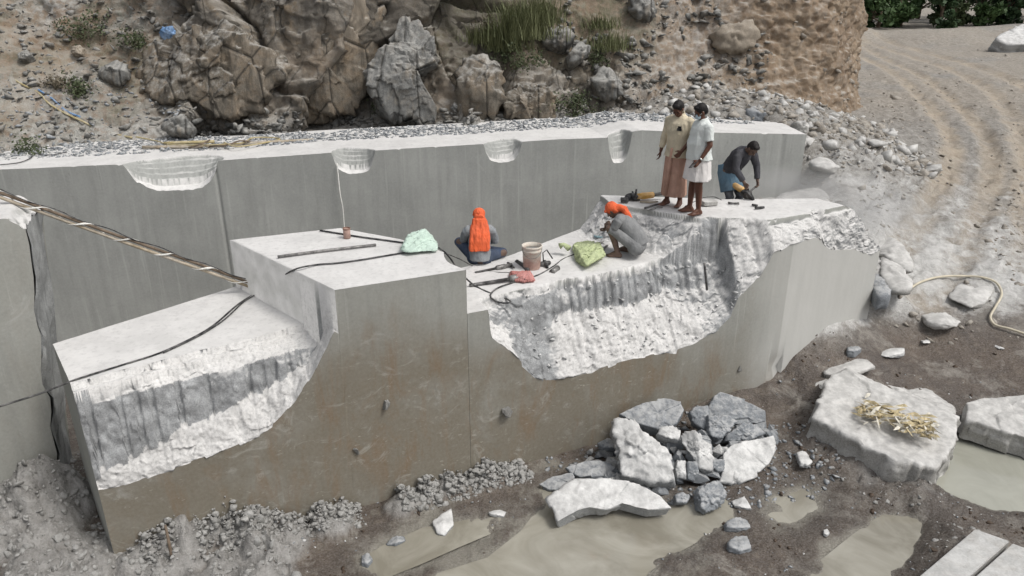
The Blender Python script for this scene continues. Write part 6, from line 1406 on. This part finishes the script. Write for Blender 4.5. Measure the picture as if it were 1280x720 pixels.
# ------------------------------------------------------------------ tools and containers
# bucket
bz = float(z_right(np.array([.25]), np.array([9.9]), np.array([1.2]))[0][0])
pbk = at_z(665, 340, Z_MID+.01); bk = empty("bucket", (pbk[0], pbk[1]+.14, Z_MID+.015), label="dusty white plastic bucket with a reddish stained lower half", cat="bucket")
m = Mat("bucket_plastic", .6, .3); zc = m.z(); st_ = m.math('ADD', zc, m.math('MULTIPLY', m.math('SUBTRACT', m.noise(9, 5, .7), .5), .22))
c = m.mix(m.ramp(st_, [(.12, 1), (.22, 0)]), (.60, .56, .49), (.40, .27, .23)); c = m.mix(m.ramp(m.noise(16, 5, .7), [(.5, 0), (.62, .7)]), c, (.50, .34, .28)); m.color(c); M_buck = m.m
g = Geo(); n = 36
def cr(z, r): return [(r*math.cos(6.28318*k/n), r*math.sin(6.28318*k/n), z) for k in range(n)]
g.rings([cr(0, .118), cr(.02, .124), cr(.27, .140), cr(.275, .147), cr(.30, .148), cr(.305, .142), cr(.33, .143), cr(.335, .152), cr(.36, .153), cr(.362, .140), cr(.30, .136), cr(.03, .118), cr(.028, .01)])
g.ob("body", M_buck, bk, True); g = Geo(); g.tube([(.148*math.cos(a), .148*math.sin(a)-.02*math.sin((a-3.3)/2.8*3.14), .318-.11*math.sin((a-3.3)/2.8*3.14)) for a in np.linspace(3.3, 6.1, 16)], .004, 6); g.ob("handle", M_steel, bk, True)
Geo().tube([(0, 0, .29), (0, 0, .30)], .134, 30).ob("powder", M_slurry, bk, True)
# tin on the high block
pt = at_z(434, 297, Z_HIGH+.01); tn = empty("tin", (pt[0], pt[1], Z_HIGH+.008), label="small dusty white tin with a brown rim standing on the high block", cat="tin")
g = Geo(); n = 24; g.rings([cr(0, .05), cr(.125, .05), cr(.128, .046), cr(.06, .045)]); g.ob("body", M_buck, tn, True); Geo().rings([cr(.126, .054), cr(.145, .054), cr(.145, .046), cr(.126, .046)], cap=False).ob("rim", simple("rusty_rim", (.22, .13, .10), .8, .3, 20, .2), tn, True)
def crumple(name, out, z, th, mat, seed, label, cat, amp=.05):
    o = outline_rock(name, out, ('z', z), seed, mat, th, sub=6, rough=amp, planes=3, tilt=.4, taper=.7, sm=True, fq=1.6, label=label, cat=cat)
    me = o.data; n = len(me.vertices); co = np.empty(n*3, np.float32); no = np.empty(n*3, np.float32); me.vertices.foreach_get('co', co); me.vertices.foreach_get('normal', no); co = co.reshape(-1, 3).astype(float); no = no.reshape(-1, 3)
    co += no*(.02*fbm(co*6+seed, 3, seed, ridge=True)+.035*fbm((co@np.array([[.8, .6, 0], [-.6, .8, 0], [0, 0, 1]]))*np.array([15, 3.5, 6]), 3, seed+1, ridge=True))[:, None]; me.vertices.foreach_set('co', co.astype(np.float32).ravel()); me.update(); return o
M_sack = cloth("pale_green_plastic_weave", (.44, .50, .27), .2, .25); M_mint = cloth("mint_green_plastic", (.50, .62, .54), .1, .12); M_red = cloth("faded_red_cloth", (.45, .17, .15), .25, .3); M_dgrey = cloth("dark_sack_mouth", (.16, .18, .13), .3)
sk = crumple("sack", [(716, 308), (722, 303), (738, 304), (752, 312), (757, 322), (755, 332), (746, 340), (736, 337), (726, 328), (719, 320)], Z_MID+.08, (.15, .09), M_sack, 601, "crumpled pale green plastic sack lying beside the squatting man", "sack")
tg = Geo().tube([(-.30, .12, .08), (-.38, .19, .12), (-.44, .17, .10)], [.05, .03, .05], 10); tg.ob("tied_neck", M_sack, sk, True)
crumple("plastic_sheet", [(502, 311), (506, 302), (516, 297), (528, 291), (536, 293), (545, 303), (547, 311), (530, 315), (510, 315)], Z_HIGH+.06, (.10, .07), M_mint, 602, "crumpled mint green plastic sheet lying on the high block", "plastic sheet")
crumple("cloth_bag", [(640, 338), (650, 335), (662, 340), (668, 350), (655, 352), (644, 351), (637, 345)], Z_MID+.04, (.06, .05), M_red, 603, "crumpled faded red cloth in front of the bucket", "cloth")
M_toolY = simple("yellow_tool_paint", (.62, .36, .10), .5, .25, 14, .1, dust=.35); M_disc = simple("abrasive_disc", (.11, .10, .095), .9, .2, 30, .3)
def grinder(name, loc, rot, label, disc=.15):
    r = empty(name, loc, 0, label=label, cat="power cutter"); r.rotation_euler = rot
    Geo().tube([(0, -.02, 0), (0, .06, 0), (0, .07, 0), (0, .26, 0), (0, .27, 0)], [.045, .050, .056, .052, .044], 18).ob("motor_housing", M_toolY, r, True)
    Geo().tube([(0, .26, 0), (0, .30, .005), (0, .42, .01), (0, .47, .0)], [.038, .028, .030, .024], 14).ob("rear_handle", M_black, r, True)
    Geo().box((0, -.055, 0), (.085, .09, .085)).tube([(0, -.06, .03), (0, -.06, .12)], [.018, .016], 10).ob("gearbox", M_black, r)
    g = Geo(); g.tube([(-.052, -.09, 0), (-.058, -.09, 0)], disc, 36); g.ob("cutting_disc", M_disc, r)
    Geo().tube([(-.060, -.09, 0), (-.066, -.09, 0)], .03, 16).ob("flange", M_steel, r)
    g = Geo(); V = []; F = []; k = 20
    for i in range(k+1):
        a = R(-20)+R(220)*i/k
        for x, q in ((-.035, 1.08), (-.080, 1.08), (-.080, 1.0), (-.035, .2)): V.append((x, -.09-disc*q*math.cos(a), disc*q*math.sin(a)))
    for i in range(k):
        for j in range(4): F.append((i*4+j, i*4+(j+1) % 4, i*4+4+(j+1) % 4, i*4+4+j))
    g.add(V, F); g.ob("guard", M_black, r)
    Geo().tube([(.04, -.05, 0), (.06, -.05, 0), (.16, -.05, 0)], [.012, .017, .016], 10).ob("side_handle", M_black, r); return r
pg = at_z(797, 251, Z_SLAB); grinder("angle_grinder", (pg[0], pg[1], Z_SLAB+.075), (R(6), R(-62), R(-86)), "yellow and black angle grinder lying on the upper slab behind the squatting man", .12)
ph_ = at_Y(932, 240, 12.50); grinder("angle_grinder", tuple(ph_), (R(18), R(-30), R(28)), "yellow power cutter with a round dark disc held by the bending man", .125)
def tube_ob(name, px, r, mat, label, cat, z=Z_MID+.03, n=12, k=1):
    o = Geo().tube(catmull([tuple(at_z(*p)) if len(p) == 3 else tuple(at_z(p[0], p[1], z)) for p in px], k), r, n).ob(name, mat, None, True); return tag(o, label, cat)
# rock drill in front of the bucket
def drill(name, p0, p1, z, label, body=.3, r=.022, br=.045):
    a = Vector(at_z(*p0, z)); b = Vector(at_z(*p1, z+.03)); d = (b-a).normalized(); L = (b-a).length; sdv = d.cross(Vector((0, 0, 1))).normalized()
    rt = empty(name, tuple(a), label=label, cat="drill"); B = b-a
    Geo().tube([(0, 0, 0), B*.04, B*.05, B*(1-body)], [r*1.1, r*1.1, r, r], 12).ob("steel_bit", M_darksteel, rt, True)
    Geo().tube([B*(1-body), B*(1-body)+d*.02, B*(1-body*.45), B*(1-body*.4), B], [br*.6, br, br, br*.8, br*.75], 14).ob("barrel", M_steel, rt, True)
    Geo().tube([B*.97-sdv*.11, B*.97, B*.97+sdv*.11], [.016, .022, .016], 10).ob("handle", M_black, rt, True); return rt
drill("rock_drill", (587, 357), (655, 346), Z_MID+.03, "long dark rock drill lying in front of the bucket", .28, .026, .052)
drill("rock_drill", (594, 341), (640, 331), Z_MID+.03, "shorter steel drill lying beside the seated man", .45, .018, .040)
tube_ob("hand_tool", [(646, 327), (655, 333), (660, 338)], .035, M_darksteel, "dark steel tool lying between the seated man and the bucket", "tool")
tube_ob("hammer_head", [(690, 340), (697, 335)], .045, M_steel, "small grey steel cylinder lying right of the bucket", "steel cylinder")
gk = Geo(); q = Vector(at_z(681, 331, Z_MID+.04)); gk.capsule(q+Vector((-.05, 0, 0)), q+Vector((.06, .03, .02)), .05, .035).capsule(q+Vector((0, .03, .03)), q+Vector((.03, -.10, 0)), .035, .025).tube([q+Vector((-.02, 0, .05)), q+Vector((-.03, .05, .17)), q+Vector((.03, .10, .20)), q+Vector((.12, .1, .06))], .010, 6)
gk.ob("hand_drill", M_black, None, True, label="black hand tool with a curled cord just right of the bucket", cat="tool")
g = Geo(); q = Vector(at_z(751, 295, Z_MID+.09)); g.tube([q+Vector((.10*math.cos(a), .07*math.sin(a), .0)) for a in np.linspace(0, 6.28, 24)], .014, 8).tube([q+Vector((-.08, -.05, 0)), q+Vector((.02, .0, .01)), q+Vector((.12, .02, 0))], .016, 8)
g.ob("coil", simple("pale_blue_plastic", (.22, .34, .38), .6, .3, 12, .1, dust=.4), None, True, label="small pale blue coil lying left of the squatting man's knees", cat="coil")
tube_ob("chisel", [(738, 305), (752, 303), (758, 301)], .014, M_steel, "grey chisel lying between sack and squatting man, upper one", "chisel", Z_MID+.06)
tube_ob("chisel", [(751, 313), (759, 307)], .018, M_steel, "thick short chisel by the squatting man's foot", "chisel", Z_MID+.05)
zt_ = Z_SLAB+.025
tube_ob("motor_part", [(776, 250), (785, 250)], .045, M_black, "short black cylinder left of the angle grinder on the upper slab", "tool part", zt_+.03)
tube_ob("spanner", [(806, 260), (816, 257), (824, 255)], .016, M_darksteel, "dark spanner lying in front of the man in the cream shirt", "spanner", zt_)
tube_ob("spanner", [(810, 263), (822, 259), (828, 259)], .013, M_steel, "thin grey spanner in front of the dark one", "spanner", zt_)
tube_ob("wooden_stick", [(800, 252), (812, 253), (822, 252)], .016, M_bamboo, "short light wooden stick beside the angle grinder", "stick", zt_)
g = Geo()
for dx, a in ((0, .2), (.02, -.5)): 
    q = Vector(at_z(917, 254, zt_)); d = Vector((math.cos(a), math.sin(a), 0))*.09; g.tube([q-d, q+d], .013, 8)
g.ob("pliers", M_darksteel, None, True, label="dark pliers lying open on the white upper slab", cat="pliers")
tube_ob("bolt", [(940, 256), (947, 257)], .020, M_black, "small black bolt on the upper slab, the farther of two", "bolt", zt_)
tube_ob("bolt", [(944, 260), (955, 259)], .020, M_black, "small black bolt on the upper slab, the nearer of two", "bolt", zt_)
g = Geo(); q = at_z(888, 255, Z_SLAB+.05); g.box((q[0], q[1]+.1, Z_SLAB+.045), (.24, .16, .075), .2); o = g.ob("stone_block", M_slab, None, False, label="small grey stone block on the slab behind the man in white", cat="stone"); bv = o.modifiers.new('b', 'BEVEL'); bv.width = .012; bv.segments = 2
tube_ob("wire", [(856, 258), (868, 252), (880, 247), (892, 246), (902, 250)], .006, M_darksteel, "bent steel wire behind the feet of the man in white", "wire", Z_SLAB+.10, 6, 5)
# drifting stone dust behind the man with the cutter
dm = bpy.data.materials.new("stone_dust"); dm.use_nodes = True; nt_ = dm.node_tree; nt_.nodes.clear(); ou = nt_.nodes.new('ShaderNodeOutputMaterial'); pv = nt_.nodes.new('ShaderNodeVolumePrincipled')
tcn = nt_.nodes.new('ShaderNodeTexCoord'); ns_ = nt_.nodes.new('ShaderNodeTexNoise'); ns_.inputs['Scale'].default_value = 1.6; ns_.inputs['Detail'].default_value = 4
gr_ = nt_.nodes.new('ShaderNodeTexGradient'); gr_.gradient_type = 'SPHERICAL'; mp_ = nt_.nodes.new('ShaderNodeMapping'); nt_.links.new(tcn.outputs['Object'], mp_.inputs[0]); nt_.links.new(mp_.outputs[0], gr_.inputs[0]); nt_.links.new(tcn.outputs['Object'], ns_.inputs['Vector'])
r1 = nt_.nodes.new('ShaderNodeMath'); r1.operation = 'SUBTRACT'; nt_.links.new(ns_.outputs['Fac'], r1.inputs[0]); r1.inputs[1].default_value = .38; r1.use_clamp = True
r2 = nt_.nodes.new('ShaderNodeMath'); r2.operation = 'MULTIPLY'; nt_.links.new(r1.outputs[0], r2.inputs[0]); nt_.links.new(gr_.outputs['Fac'], r2.inputs[1])
r3 = nt_.nodes.new('ShaderNodeMath'); r3.operation = 'MULTIPLY'; nt_.links.new(r2.outputs[0], r3.inputs[0]); r3.inputs[1].default_value = 6; nt_.links.new(r3.outputs[0], pv.inputs['Density']); pv.inputs['Color'].default_value = (.93, .92, .90, 1); nt_.links.new(pv.outputs[0], ou.inputs['Volume'])
g = Geo(); g.ellip((0, 0, 0), (1, 1, 1), 24, 14); o = g.ob("dust_cloud", dm, None, True, kind="stuff", cat=None, label=None); o.location = (5.5, 13.9, 2.5); o.scale = (2.4, 1.7, .95)
print("ground at far", [(x, y, round(gz1(x, y), 2)) for x, y in [(20, 50), (25, 60), (35, 60), (45, 60), (40, 66)]])
